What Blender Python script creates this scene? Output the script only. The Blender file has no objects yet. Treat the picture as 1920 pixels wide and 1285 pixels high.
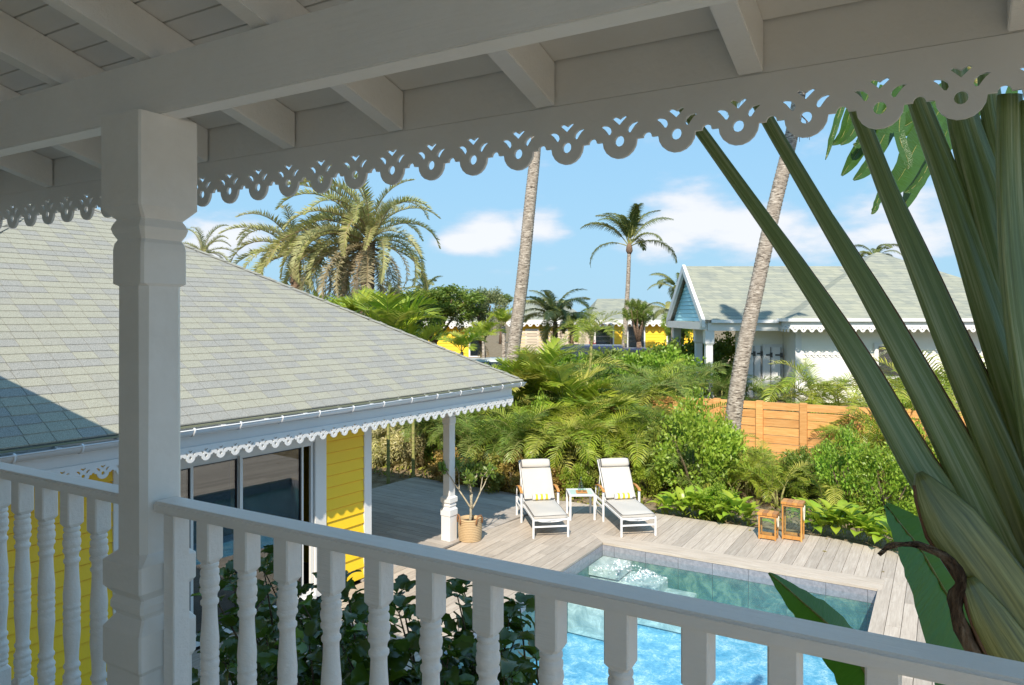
import bpy, bmesh, math, random
from mathutils import Vector, Matrix, Euler
R = math.radians
rnd = random.Random(7)
S = bpy.context.scene
COL = S.collection
# ---------------------------------------------------------------- camera, sky, sun, exposure
cam_d = bpy.data.cameras.new("camera"); cam = bpy.data.objects.new("camera", cam_d); COL.objects.link(cam)
cam.location = (0, 0, 0); cam.rotation_euler = (R(90), 0, 0)
cam_d.sensor_width = 36; cam_d.lens = 1380/1920*36
cam_d.shift_y = -(642.5-592)/1920.0
cam_d.clip_start = .05; cam_d.clip_end = 4000
S.camera = cam
SUN_DROP = (.17, 1.055)            # metres the light travels in x and y for each metre it falls
_h = math.hypot(*SUN_DROP); SUN_EL = math.atan(1/_h)
sun_d = bpy.data.lights.new("sun", 'SUN'); sun = bpy.data.objects.new("sun", sun_d); COL.objects.link(sun)
sun_d.energy = 4.2; sun_d.angle = R(.53); sun_d.color = (1, .90, .74)
sun.rotation_euler = Vector((SUN_DROP[0], SUN_DROP[1], -1)).to_track_quat('-Z', 'Y').to_euler()
sun.location = (-10, -40, 40)
W = bpy.data.worlds.new("World"); S.world = W; W.use_nodes = True
nt = W.node_tree; nt.nodes.clear()
def WN(t, **k):
    n = nt.nodes.new(t)
    for a, b in k.items(): setattr(n, a, b)
    return n
out = WN('ShaderNodeOutputWorld'); bg = WN('ShaderNodeBackground'); bg.inputs[1].default_value = .126
sky = WN('ShaderNodeTexSky', sky_type='NISHITA'); sky.sun_disc = False
sky.sun_elevation = SUN_EL; sky.sun_rotation = math.atan2(-SUN_DROP[0], -SUN_DROP[1]); sky.altitude = 0; sky.air_density = 1.25; sky.dust_density = .25; sky.ozone_density = 2.2
tc = WN('ShaderNodeTexCoord')
def vm(op, a, b=None, s=None):
    n = WN('ShaderNodeVectorMath', operation=op)
    for i, v in ((0, a), (1, b)):
        if v is None: continue
        if isinstance(v, (tuple, list, Vector)): n.inputs[i].default_value = tuple(v)
        else: nt.links.new(v, n.inputs[i])
    return n
def mt(op, a, b=None, clamp=False):
    n = WN('ShaderNodeMath', operation=op); n.use_clamp = clamp
    for i, v in ((0, a), (1, b)):
        if v is None: continue
        if isinstance(v, (int, float)): n.inputs[i].default_value = v
        else: nt.links.new(v, n.inputs[i])
    return n.outputs[0]
dirv = vm('NORMALIZE', tc.outputs['Generated']).outputs[0]
nz = WN('ShaderNodeTexNoise'); nz.inputs['Scale'].default_value = 1; nz.inputs['Detail'].default_value = 9; nz.inputs['Roughness'].default_value = .56
nt.links.new(vm('MULTIPLY', dirv, (7, 7, 19)).outputs[0], nz.inputs['Vector'])
nz2 = WN('ShaderNodeTexNoise'); nz2.inputs['Scale'].default_value = 1; nz2.inputs['Detail'].default_value = 3
nt.links.new(vm('MULTIPLY', dirv, (2.2, 2.2, 7)).outputs[0], nz2.inputs['Vector'])
acc = mt('MULTIPLY', mt('SUBTRACT', nz2.outputs['Fac'], .62), 1.6)
def cdir(px, py):
    v = Vector(((px-960)/1380, 1, (592-py)/1380)); return v.normalized()
for px, py, rad, amp in ((925, 438, .062, .85), (1010, 432, .06, .85), (880, 450, .05, .7), (1330, 415, .1, .74), (1410, 430, .11, .74), (1260, 440, .07, .6), (1550, 445, .1, .56), (1660, 425, .09, .6), (1760, 440, .1, .5), (430, 455, .08, .85), (520, 480, .05, .45), (925, 512, .03, .25), (-200, 430, .12, .6), (-520, 380, .16, .6), (2300, 400, .2, .6), (2750, 420, .16, .6)):
    c = cdir(px, py); k = Vector((1, 1, 2.3))
    d = vm('DISTANCE', vm('MULTIPLY', dirv, k).outputs[0], (c.x, c.y, c.z*2.3)).outputs['Value']
    mr = WN('ShaderNodeMapRange'); mr.interpolation_type = 'SMOOTHSTEP'
    mr.inputs[1].default_value = 0; mr.inputs[2].default_value = rad*1.55; mr.inputs[3].default_value = amp; mr.inputs[4].default_value = 0
    nt.links.new(d, mr.inputs[0]); acc = mt('MAXIMUM', acc, mr.outputs[0])
sepz = WN('ShaderNodeSeparateXYZ'); nt.links.new(dirv, sepz.inputs[0])
dens = mt('ADD', acc, mt('MULTIPLY', mt('SUBTRACT', nz.outputs['Fac'], .5), 2.1))
cm = WN('ShaderNodeMapRange'); cm.interpolation_type = 'SMOOTHSTEP'
cm.inputs[1].default_value = .12; cm.inputs[2].default_value = .72; nt.links.new(dens, cm.inputs[0])
cfac = mt('MULTIPLY', cm.outputs[0], .93)
hzr = WN('ShaderNodeMapRange'); hzr.inputs[1].default_value = -.02; hzr.inputs[2].default_value = .04; nt.links.new(sepz.outputs[2], hzr.inputs[0])
cfac = mt('MULTIPLY', cfac, hzr.outputs[0])
ccol = WN('ShaderNodeMapRange', data_type='FLOAT_VECTOR')
cr = WN('ShaderNodeValToRGB'); cr.color_ramp.elements[0].color = (3.7, 4.0, 4.7, 1); cr.color_ramp.elements[1].color = (4.7, 4.8, 4.95, 1)
cr.color_ramp.elements[0].position = .2; cr.color_ramp.elements[1].position = .75; nt.links.new(dens, cr.inputs[0])
gain = WN('ShaderNodeMix', data_type='RGBA', blend_type='MULTIPLY'); gain.inputs[0].default_value = 1
gain.inputs[7].default_value = (.8, .85, .9, 1); nt.links.new(sky.outputs[0], gain.inputs[6])
deep = WN('ShaderNodeMix', data_type='RGBA'); deep.inputs[0].default_value = .84; deep.inputs[7].default_value = (1.45, 3.0, 4.6, 1); nt.links.new(gain.outputs[2], deep.inputs[6])
elev = WN('ShaderNodeMapRange'); elev.inputs[1].default_value = 0; elev.inputs[2].default_value = .35; elev.inputs[3].default_value = 1; elev.inputs[4].default_value = 0; nt.links.new(sepz.outputs[2], elev.inputs[0])
pale = WN('ShaderNodeMix', data_type='RGBA'); pale.inputs[7].default_value = (2.1, 3.45, 4.4, 1); nt.links.new(mt('MULTIPLY', elev.outputs[0], .75), pale.inputs[0]); nt.links.new(deep.outputs[2], pale.inputs[6])
mx = WN('ShaderNodeMix', data_type='RGBA'); nt.links.new(cfac, mx.inputs[0]); nt.links.new(pale.outputs[2], mx.inputs[6]); nt.links.new(cr.outputs[0], mx.inputs[7])
nt.links.new(mx.outputs[2], bg.inputs[0]); nt.links.new(bg.outputs[0], out.inputs[0])
vs = S.view_settings; vs.view_transform = 'Standard'; vs.look = 'None'; vs.exposure = .70; vs.gamma = 1; vs.use_curve_mapping = False
try:
    S.cycles.max_bounces = 12; S.cycles.diffuse_bounces = 8; S.cycles.transparent_max_bounces = 14; S.cycles.transmission_bounces = 6
    S.cycles.caustics_reflective = False; S.cycles.caustics_refractive = False; S.cycles.use_denoising = True
    S.cycles.sample_clamp_indirect = 6
except Exception: pass
# ---------------------------------------------------------------- frames and helpers
A1 = R(30.33)      # the veranda and pool axis
A2 = R(34.4)       # the yellow house
DZ = -4.2          # deck level
def fr(a, r, p, z=0): return Vector((math.cos(a)*r+math.sin(a)*p, -math.sin(a)*r+math.cos(a)*p, z))
def at(px, py, d): return Vector(((px-960)/1380*d, d, (592-py)/1380*d))
def gnd(px, py, z=DZ):
    d = 1380*(-z)/(py-592); return Vector(((px-960)/1380*d, d, z))
def tofr(a, v): return (math.cos(a)*v.x-math.sin(a)*v.y, math.sin(a)*v.x+math.cos(a)*v.y)
def thing(name, label, cat, loc=(0, 0, 0), rz=0, group=None, kind=None):
    o = bpy.data.objects.new(name, None); COL.objects.link(o); o.location = loc; o.rotation_euler = (0, 0, rz)
    o.empty_display_size = .2
    if label: o['label'] = label
    if cat: o['category'] = cat
    if group: o['group'] = group
    if kind: o['kind'] = kind
    return o
def link(name, me, parent=None, loc=None, rot=None, scale=None):
    o = bpy.data.objects.new(name, me); COL.objects.link(o)
    if parent: o.parent = parent
    if loc is not None: o.location = loc
    if rot is not None: o.rotation_euler = rot
    if scale is not None: o.scale = scale if hasattr(scale, '__len__') else (scale,)*3
    return o
class MB:
    """collects faces and makes one mesh"""
    def __init__(s): s.v = []; s.f = []; s.m = []; s.sm = []
    def face(s, pts, m=0, smooth=False):
        i = len(s.v); s.v += [tuple(p) for p in pts]; s.f.append(tuple(range(i, i+len(pts)))); s.m.append(m); s.sm.append(smooth)
    def grid(s, rows, m=0, smooth=True, closed=False, caps=False):
        i = len(s.v); n = len(rows[0])
        for r in rows: s.v += [tuple(p) for p in r]
        for a in range(len(rows)-1):
            for b in range(n if closed else n-1):
                c = (b+1) % n
                s.f.append((i+a*n+b, i+a*n+c, i+(a+1)*n+c, i+(a+1)*n+b)); s.m.append(m); s.sm.append(smooth)
        if caps:
            s.f.append(tuple(i+b for b in reversed(range(n)))); s.m.append(m); s.sm.append(False)
            j = i+(len(rows)-1)*n; s.f.append(tuple(j+b for b in range(n))); s.m.append(m); s.sm.append(False)
    def box(s, x0, x1, y0, y1, z0, z1, m=0, M=None):
        p = [Vector((x, y, z)) for z in (z0, z1) for x, y in ((x0, y0), (x1, y0), (x1, y1), (x0, y1))]
        if M: p = [M @ q for q in p]
        i = len(s.v); s.v += [tuple(q) for q in p]
        for f in ((0, 3, 2, 1), (4, 5, 6, 7), (0, 1, 5, 4), (1, 2, 6, 5), (2, 3, 7, 6), (3, 0, 4, 7)):
            s.f.append(tuple(i+k for k in f)); s.m.append(m); s.sm.append(False)
    def prism(s, poly, z0, z1, m=0):
        """poly: xy points counter-clockwise; z0/z1 numbers or functions of (x, y)"""
        g0 = z0 if callable(z0) else (lambda x, y: z0); g1 = z1 if callable(z1) else (lambda x, y: z1)
        n = len(poly); i = len(s.v)
        s.v += [(x, y, g0(x, y)) for x, y in poly]+[(x, y, g1(x, y)) for x, y in poly]
        s.f.append(tuple(i+k for k in reversed(range(n)))); s.m.append(m); s.sm.append(False)
        s.f.append(tuple(i+n+k for k in range(n))); s.m.append(m); s.sm.append(False)
        for k in range(n):
            l = (k+1) % n; s.f.append((i+k, i+l, i+n+l, i+n+k)); s.m.append(m); s.sm.append(False)
    def tube(s, pts, rad, n=8, m=0, caps=True, flat=1, up=None):
        pts = [Vector(p) for p in pts]; rows = []
        side = None
        for k, p in enumerate(pts):
            t = (pts[min(k+1, len(pts)-1)]-pts[max(k-1, 0)]).normalized()
            if side is None:
                u = up or (Vector((0, 0, 1)) if abs(t.z) < .9 else Vector((1, 0, 0)))
                side = t.cross(u).normalized()
            side = (side-t*side.dot(t)).normalized(); b = side.cross(t)
            r = rad[k] if hasattr(rad, '__len__') else rad
            rows.append([p+side*(r*math.cos(2*math.pi*j/n))+b*(r*flat*math.sin(2*math.pi*j/n)) for j in range(n)])
        s.grid(rows, m, True, True, caps)
    def lathe(s, prof, n=16, c=(0, 0), m=0, caps=True):
        s.grid([[(c[0]+r*math.cos(2*math.pi*j/n), c[1]+r*math.sin(2*math.pi*j/n), z) for j in range(n)] for r, z in prof], m, True, True, caps)
    def mesh(s, name, mats):
        me = bpy.data.meshes.new(name); me.from_pydata(s.v, [], s.f)
        for m in (mats if isinstance(mats, (list, tuple)) else [mats]): me.materials.append(m)
        me.polygons.foreach_set('material_index', s.m); me.polygons.foreach_set('use_smooth', s.sm)
        me.update(); return me
    def build(s, name, mats, parent=None, bevel=0, angle=None, **k):
        me = s.mesh(name, mats)
        bm = bmesh.new(); bm.from_mesh(me)
        if bevel:
            bmesh.ops.remove_doubles(bm, verts=bm.verts, dist=1e-5)
            bmesh.ops.bevel(bm, geom=[e for e in bm.edges if len(e.link_faces) == 2 and e.calc_face_angle(0) > .5], offset=bevel, segments=2, affect='EDGES', clamp_overlap=True)
        bmesh.ops.recalc_face_normals(bm, faces=bm.faces)
        bm.to_mesh(me); bm.free()
        return link(name, me, parent, **k)
# ---------------------------------------------------------------- materials
class Mat:
    def __init__(s, name, rough=.6, spec=.5):
        s.m = bpy.data.materials.new(name); s.m.use_nodes = True; s.t = s.m.node_tree; s.b = s.t.nodes['Principled BSDF']
        s.b.inputs['Roughness'].default_value = rough; s.b.inputs['Specular IOR Level'].default_value = spec
    def n(s, t, **k):
        n = s.t.nodes.new(t)
        for a, b in k.items(): setattr(n, a, b)
        return n
    def l(s, a, b): s.t.links.new(a, b)
    def setin(s, n, i, v):
        if v is None: return
        if hasattr(v, 'links') or isinstance(v, bpy.types.NodeSocket): s.l(v, n.inputs[i])
        else:
            if isinstance(v, (tuple, list)) and len(v) == 3 and n.inputs[i].type == 'RGBA': v = (*v, 1)
            n.inputs[i].default_value = v
    def coord(s, scale=(1, 1, 1), kind='Object', rnd_off=False, rot=(0, 0, 0)):
        tc = s.n('ShaderNodeTexCoord'); mp = s.n('ShaderNodeMapping'); mp.inputs['Scale'].default_value = scale; mp.inputs['Rotation'].default_value = rot
        s.l(tc.outputs[kind], mp.inputs[0])
        if rnd_off:
            oi = s.n('ShaderNodeObjectInfo'); cb = s.n('ShaderNodeCombineXYZ'); mu = s.n('ShaderNodeMath', operation='MULTIPLY'); mu.inputs[1].default_value = 57
            s.l(oi.outputs['Random'], mu.inputs[0]); s.l(mu.outputs[0], cb.inputs[0]); s.l(mu.outputs[0], cb.inputs[1]); s.l(cb.outputs[0], mp.inputs['Location'])
        return mp.outputs[0]
    def noise(s, co, scale=5, detail=4, rough=.55, out='Fac'):
        n = s.n('ShaderNodeTexNoise'); n.inputs['Scale'].default_value = scale; n.inputs['Detail'].default_value = detail; n.inputs['Roughness'].default_value = rough
        s.l(co, n.inputs['Vector']); return n.outputs[out]
    def ramp(s, f, stops):
        r = s.n('ShaderNodeValToRGB'); e = r.color_ramp.elements
        while len(e) < len(stops): e.new(.5)
        for k, (p, c) in enumerate(stops): e[k].position = p; e[k].color = (*c, 1) if len(c) == 3 else c
        s.l(f, r.inputs[0]); return r.outputs[0]
    def mix(s, f, a, b, mode='MIX'):
        m = s.n('ShaderNodeMix', data_type='RGBA', blend_type=mode); s.setin(m, 0, f); s.setin(m, 6, a); s.setin(m, 7, b); return m.outputs[2]
    def math(s, op, a, b=None, clamp=False):
        m = s.n('ShaderNodeMath', operation=op); m.use_clamp = clamp; s.setin(m, 0, a); s.setin(m, 1, b); return m.outputs[0]
    def mrange(s, f, a, b, c, d):
        m = s.n('ShaderNodeMapRange'); s.l(f, m.inputs[0])
        for i, v in enumerate((a, b, c, d)): m.inputs[i+1].default_value = v
        return m.outputs[0]
    def bump(s, h, dist=.01, strength=1):
        b = s.n('ShaderNodeBump'); b.inputs['Distance'].default_value = dist; b.inputs['Strength'].default_value = strength
        s.l(h, b.inputs['Height']); s.l(b.outputs[0], s.b.inputs['Normal']); return b
    def col(s, v): s.setin(s.b, 'Base Color', v)
    def rnd(s): return s.n('ShaderNodeObjectInfo').outputs['Random']
def paint(name, c, rough=.5, dirt=.12, grain=False, dirtc=(.35, .3, .22)):
    m = Mat(name, rough)
    co = m.coord()
    f = m.ramp(m.noise(co, 2.3, 6, .65), [(.45, (0, 0, 0)), (.8, (1, 1, 1))])
    fine = m.noise(co, 38, 4)
    base = m.mix(m.math('MULTIPLY', f, dirt), c, dirtc)
    base = m.mix(m.math('MULTIPLY', fine, .12), base, tuple(x*.82 for x in c))
    m.col(base)
    if grain:
        g = m.noise(m.coord((2, 70, 70)), 1, 5, .7)
        m.bump(m.math('ADD', g, m.math('MULTIPLY', fine, .5)), .0032, 1)
    else: m.bump(m.math('ADD', fine, m.math('MULTIPLY', m.noise(co, 9, 3), 1.2)), .002, .7)
    return m.m
M = {}
M['white'] = paint('white_wood_paint', (.88, .87, .86), .4, .12, True)
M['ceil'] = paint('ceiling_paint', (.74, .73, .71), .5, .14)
M['post'] = paint('masonry_white_paint', (.84, .83, .81), .45, .24)
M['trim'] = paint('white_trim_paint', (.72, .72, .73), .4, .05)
M['gutter'] = paint('gutter_enamel', (.72, .73, .76), .22, .03)
M['yellow'] = paint('yellow_siding_paint', (.93, .60, .018), .45, .05, dirtc=(.5, .33, .06))
M['cyan'] = paint('turquoise_siding_paint', (.42, .76, .84), .5, .05)
M['cream'] = paint('cream_siding_paint', (.84, .82, .76), .5, .06)
M['alu'] = paint('door_frame_enamel', (.72, .71, .70), .35, .02)
M['black'] = paint('black_rubber', (.02, .02, .022), .5, .0)
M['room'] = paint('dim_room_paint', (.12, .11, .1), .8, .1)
M['iron'] = paint('black_hinge_iron', (.05, .05, .05), .5, .1)
def shingle(name, c1, c2, sp):
    m = Mat(name, .9, .2); co = m.coord()
    big = m.noise(co, .9, 3); v = m.n('ShaderNodeTexVoronoi'); v.inputs['Scale'].default_value = 260; m.l(co, v.inputs['Vector'])
    g = m.ramp(v.outputs['Distance'], [(.15, (0, 0, 0)), (.6, (1, 1, 1))])
    sp_n = m.ramp(m.noise(co, 75, 3, .9), [(.42, (0, 0, 0)), (.62, (1, 1, 1))])
    base = m.mix(sp_n, c1, c2)
    base = m.mix(m.math('MULTIPLY', m.ramp(m.noise(co, 130, 2), [(.52, (0, 0, 0)), (.6, (1, 1, 1))]), .55), base, sp)
    base = m.mix(m.math('MULTIPLY', big, .3), base, tuple(x*.75 for x in c1))
    m.col(base); m.bump(g, .002, .8); return m.m
M['shA'] = shingle('shingle_pale_green', (.33, .325, .265), (.46, .45, .38), (.14, .14, .125))
M['shB'] = shingle('shingle_grey', (.285, .285, .265), (.42, .415, .39), (.11, .11, .11))
M['shC'] = shingle('shingle_mixed', (.31, .305, .262), (.44, .43, .38), (.12, .12, .115))
def wood(name, c1, c2, c3, rough=.6, sc=(1, 14, 14), dark=(.08, .05, .03), gl=.5, bumpd=.0015):
    m = Mat(name, rough, gl); co = m.coord(sc, rnd_off=True)
    f = m.noise(co, 2.2, 7, .68); base = m.ramp(f, [(.28, c1), (.5, c2), (.74, c3)])
    streak = m.ramp(m.noise(m.coord((sc[0]*.6, sc[1]*3.4, sc[2]*3.4), rnd_off=True), 2, 4, .75), [(.58, (0, 0, 0)), (.72, (1, 1, 1))])
    base = m.mix(m.math('MULTIPLY', streak, .35), base, dark)
    tint = m.mrange(m.rnd(), 0, 1, .84, 1.1)
    hs = m.n('ShaderNodeHueSaturation'); m.l(base, hs.inputs['Color']); m.l(tint, hs.inputs['Value']); m.col(hs.outputs[0])
    m.bump(f, bumpd, .8); return m.m
M['deckA'] = wood('weathered_deck_wood', (.33, .275, .23), (.44, .375, .315), (.54, .48, .42), .75, (14, .9, 14), (.18, .15, .125))
M['deckB'] = wood('weathered_deck_wood_crosswise', (.27, .235, .21), (.38, .34, .31), (.48, .45, .42), .75, (.9, 14, 14), (.15, .13, .12))
M['coping'] = wood('weathered_coping_wood', (.36, .30, .245), (.49, .415, .345), (.60, .53, .46), .75, (.9, 14, 14), (.18, .15, .125))
M['fence'] = wood('orange_fence_wood', (.50, .225, .07), (.67, .345, .12), (.79, .47, .20), .55, (1, 12, 12), (.22, .08, .025))
M['teak'] = wood('oiled_teak', (.40, .17, .04), (.58, .27, .07), (.70, .38, .12), .4, (12, 12, 1.5), (.22, .09, .03))
M['teakd'] = wood('dark_teak', (.26, .1, .03), (.40, .18, .06), (.5, .26, .09), .45, (1.5, 12, 12), (.13, .05, .02))
M['pale'] = wood('pale_gate_wood', (.45, .36, .27), (.6, .5, .39), (.68, .6, .5), .7, (1, 10, 10), (.3, .22, .16))
def tile():
    m = Mat('pool_stone_tile', .25); co = m.coord(rnd_off=True)
    m.col(m.ramp(m.noise(co, 16, 6, .7), [(.3, (.19, .195, .225)), (.7, (.33, .33, .37))])); return m.m
M['tile'] = tile()
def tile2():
    m = Mat('pool_floor_painted_caustics', .3); co = m.coord()
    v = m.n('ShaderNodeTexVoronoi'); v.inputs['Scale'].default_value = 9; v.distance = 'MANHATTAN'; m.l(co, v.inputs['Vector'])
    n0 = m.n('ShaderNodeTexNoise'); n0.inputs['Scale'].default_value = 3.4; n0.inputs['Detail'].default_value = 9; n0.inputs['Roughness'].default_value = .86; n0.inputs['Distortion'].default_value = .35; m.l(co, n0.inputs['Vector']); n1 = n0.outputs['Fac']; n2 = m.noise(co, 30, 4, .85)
    base = m.ramp(n1, [(.39, (.06, .27, .45)), (.49, (.24, .54, .70)), (.58, (.80, .88, .90))])  # bright ripple-light mottling is painted into the floor colour
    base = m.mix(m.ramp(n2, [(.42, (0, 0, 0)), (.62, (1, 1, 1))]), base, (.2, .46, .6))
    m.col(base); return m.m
M['painted_caustics'] = tile2()
def tile3(nm, stops):
    m = Mat(nm, .3); co = m.coord(); n0 = m.n('ShaderNodeTexNoise'); n0.inputs['Scale'].default_value = 4; n0.inputs['Detail'].default_value = 8; n0.inputs['Roughness'].default_value = .75; n0.inputs['Distortion'].default_value = .8; m.l(co, n0.inputs['Vector'])
    m.col(m.ramp(n0.outputs['Fac'], stops)); return m.m
M['teal_reflection'] = tile3('stone_painted_reflection', [(.36, (.035, .10, .105)), (.5, (.07, .17, .16)), (.62, (.17, .28, .22))])  # teal-green paints in the foliage mirrored in the water on the lower tiles
M['stepst'] = tile3('pale_step_stone', [(.36, (.26, .34, .34)), (.5, (.42, .49, .46)), (.62, (.62, .67, .62))])
M['grout'] = paint('pale_grout', (.6, .61, .62), .7, .05)
def schlick(m, r0, nrm=None):
    lw = m.n('ShaderNodeLayerWeight'); lw.inputs['Blend'].default_value = .5
    if nrm: m.l(nrm, lw.inputs['Normal'])
    return m.math('ADD', m.math('MULTIPLY', m.math('POWER', lw.outputs['Facing'], 5), 1-r0), r0)
def water():
    m = Mat('pool_water'); t = m.t; t.nodes.remove(m.b); o = [n for n in t.nodes if n.type == 'OUTPUT_MATERIAL'][0]
    co = m.coord((1, 1, 1))
    h = m.math('ADD', m.noise(co, 7, 5, .6), m.math('MULTIPLY', m.noise(co, 1.6, 2), 1.5))
    b = m.n('ShaderNodeBump'); b.inputs['Distance'].default_value = .02; b.inputs['Strength'].default_value = .6; m.l(h, b.inputs['Height'])
    tr = m.n('ShaderNodeBsdfTransparent'); tr.inputs[0].default_value = (.93, .985, 1, 1)
    gl = m.n('ShaderNodeBsdfGlossy'); gl.inputs['Roughness'].default_value = .02; m.l(b.outputs[0], gl.inputs['Normal'])
    mx = m.n('ShaderNodeMixShader'); m.l(schlick(m, .02, b.outputs[0]), mx.inputs[0]); m.l(tr.outputs[0], mx.inputs[1]); m.l(gl.outputs[0], mx.inputs[2]); m.l(mx.outputs[0], o.inputs[0])
    va = m.n('ShaderNodeVolumeAbsorption'); va.inputs['Color'].default_value = (.05, .62, .93, 1); va.inputs['Density'].default_value = .13; m.l(va.outputs[0], o.inputs[1])
    return m.m
M['water'] = water()
def foam():
    m = Mat('water_foam', .3); m.col((.85, .88, .9)); t = m.t
    o = [n for n in t.nodes if n.type == 'OUTPUT_MATERIAL'][0]
    tr = m.n('ShaderNodeBsdfTransparent'); mx = m.n('ShaderNodeMixShader')
    f = m.ramp(m.noise(m.coord(), 26, 5, .7), [(.5, (0, 0, 0)), (.62, (1, 1, 1))])
    m.l(f, mx.inputs[0]); m.l(tr.outputs[0], mx.inputs[1]); m.l(m.b.outputs[0], mx.inputs[2]); m.l(mx.outputs[0], o.inputs[0]); return m.m
M['foam'] = foam()
def glass(name, tint=(.9, .95, .94), refl=.04, rough=0.0):
    m = Mat(name); t = m.t; t.nodes.remove(m.b); o = [n for n in t.nodes if n.type == 'OUTPUT_MATERIAL'][0]
    tr = m.n('ShaderNodeBsdfTransparent'); tr.inputs[0].default_value = (*tint, 1)
    gl = m.n('ShaderNodeBsdfGlossy'); gl.inputs['Roughness'].default_value = rough
    mx = m.n('ShaderNodeMixShader'); m.l(schlick(m, refl), mx.inputs[0]); m.l(tr.outputs[0], mx.inputs[1]); m.l(gl.outputs[0], mx.inputs[2]); m.l(mx.outputs[0], o.inputs[0])
    return m.m
M['glass'] = glass('clear_glass', (.93, .97, .95), .05)
M['doorglass'] = glass('tinted_door_glass', (.5, .52, .5), .2)
M['darkglass'] = glass('window_glass', (.5, .55, .6), .3)
def fabric(name, c, sc=600):
    m = Mat(name, .9, .2); co = m.coord(); m.col(m.mix(m.noise(co, 5, 3), c, tuple(x*.9 for x in c))); m.bump(m.noise(co, sc, 2), .0008, .6); return m.m
M['cushion'] = fabric('cream_canvas', (.52, .495, .465)); M['piping'] = fabric('navy_piping', (.05, .055, .075))
M['towelY'] = fabric('yellow_towel', (.78, .6, .06), 300); M['towelW'] = fabric('white_towel', (.82, .8, .77), 300)
M['frost'] = paint('frosted_table_glass', (.55, .72, .68), .12, .0)
def basket():
    m = Mat('woven_seagrass', .8, .2); co = m.coord((1, 1, 1))
    m.col(m.mix(m.noise(co, 60, 4, .8), (.34, .22, .11), (.66, .5, .31))); m.bump(m.noise(co, 90, 3), .004, .8); return m.m
M['basket'] = basket(); M['leather'] = paint('brown_rope', (.26, .12, .05), .7, .2); M['soil'] = paint('dark_soil', (.05, .035, .022), .95, .3)
M['rope'] = paint('white_cotton_rope', (.72, .67, .58), .8, .1)
def bark(name, c1, c2, c3, sc=(7, 7, 26), ring=True):
    m = Mat(name, .85, .2); co = m.coord(sc)
    f = m.noise(co, 1, 7, .7); blotch = m.noise(m.coord((2.5, 2.5, 3)), 1.5, 5, .7)
    base = m.ramp(f, [(.38, c1), (.5, c2), (.62, c3)])
    base = m.mix(m.ramp(blotch, [(.45, (0, 0, 0)), (.62, (.7, .7, .7))]), base, c2)
    m.col(base); m.bump(f, .035, 1); return m.m
M['bark'] = bark('coconut_bark', (.07, .055, .045), (.34, .29, .245), (.58, .52, .46))
M['barkd'] = bark('rough_brown_bark', (.07, .045, .03), (.18, .12, .085), (.3, .22, .16))
M['cane'] = bark('palm_cane', (.16, .2, .05), (.3, .3, .1), (.4, .34, .18), (4, 4, 14))
M['twig'] = bark('smooth_twig', (.3, .25, .17), (.42, .37, .27), (.52, .47, .37), (20, 20, 20))
M['stemb'] = bark('shrub_stem', (.07, .05, .03), (.13, .1, .06), (.2, .16, .11), (20, 20, 20))
def leaf(name, c1, c2, c3=None, rough=.4, trans=.38, sc=1.2, spec=.5, hue=.02, val=.35):
    m = Mat(name, rough, spec); t = m.t; o = [n for n in t.nodes if n.type == 'OUTPUT_MATERIAL'][0]
    c1, c2 = tuple(x*.85 for x in c1), tuple(x*.85 for x in c2); c3 = tuple(x*.85 for x in c3) if c3 else None
    geo = m.n('ShaderNodeNewGeometry'); isl = geo.outputs['Random Per Island']
    base = m.mix(isl, c1, c2)
    if c3: base = m.mix(m.ramp(m.rnd(), [(.62, (0, 0, 0)), (.95, (1, 1, 1))]), base, c3)
    hs = m.n('ShaderNodeHueSaturation'); m.l(base, hs.inputs['Color'])
    m.l(m.mrange(m.rnd(), 0, 1, .5-hue, .5+hue), hs.inputs['Hue']); m.l(m.mrange(m.noise(m.coord(kind='Object'), sc, 2), .3, .7, 1-val, 1+val), hs.inputs['Value'])
    m.col(hs.outputs[0]); tl = m.n('ShaderNodeBsdfTranslucent'); m.l(hs.outputs[0], tl.inputs[0])
    mx = m.n('ShaderNodeMixShader'); mx.inputs[0].default_value = trans; m.l(m.b.outputs[0], mx.inputs[1]); m.l(tl.outputs[0], mx.inputs[2]); m.l(mx.outputs[0], o.inputs[0])
    return m.m
M['areca'] = leaf('areca_leaf', (.24, .38, .03), (.46, .54, .06), (.60, .52, .12))
M['arecag'] = leaf('deep_palm_leaf', (.14, .25, .035), (.24, .34, .06), (.34, .38, .09))
M['coco'] = leaf('coconut_leaf', (.11, .16, .045), (.24, .28, .07), (.42, .38, .12), val=.2)
M['phoenix'] = leaf('date_palm_leaf', (.34, .38, .10), (.52, .50, .22), (.50, .46, .24), rough=.6, val=.2)
M['beige'] = leaf('faded_date_palm_leaf', (.38, .33, .18), (.56, .48, .31), rough=.7, val=.2)
M['dryfr'] = leaf('dry_palm_leaf', (.34, .24, .12), (.46, .35, .2), rough=.8)
M['bright'] = leaf('bright_shrub_leaf', (.24, .40, .035), (.42, .54, .07), val=.3)
M['mid'] = leaf('mid_shrub_leaf', (.15, .26, .04), (.30, .38, .07), val=.3)
M['grey'] = leaf('greyish_shrub_leaf', (.2, .27, .12), (.34, .4, .2), val=.2)
M['varieg'] = leaf('variegated_leaf', (.55, .58, .2), (.84, .80, .48), val=.25)
M['philo'] = leaf('philodendron_leaf', (.3, .5, .03), (.44, .6, .06), rough=.3, val=.25)
M['yelleaf'] = leaf('yellow_croton_leaf', (.42, .4, .03), (.6, .5, .05), val=.25)
M['red'] = leaf('pink_flower', (.55, .05, .1), (.62, .1, .2), val=.2)
M['hib'] = leaf('hibiscus_leaf', (.035, .09, .012), (.08, .16, .02), (.2, .32, .03), rough=.25, trans=.35, spec=.7, val=.2)
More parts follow.
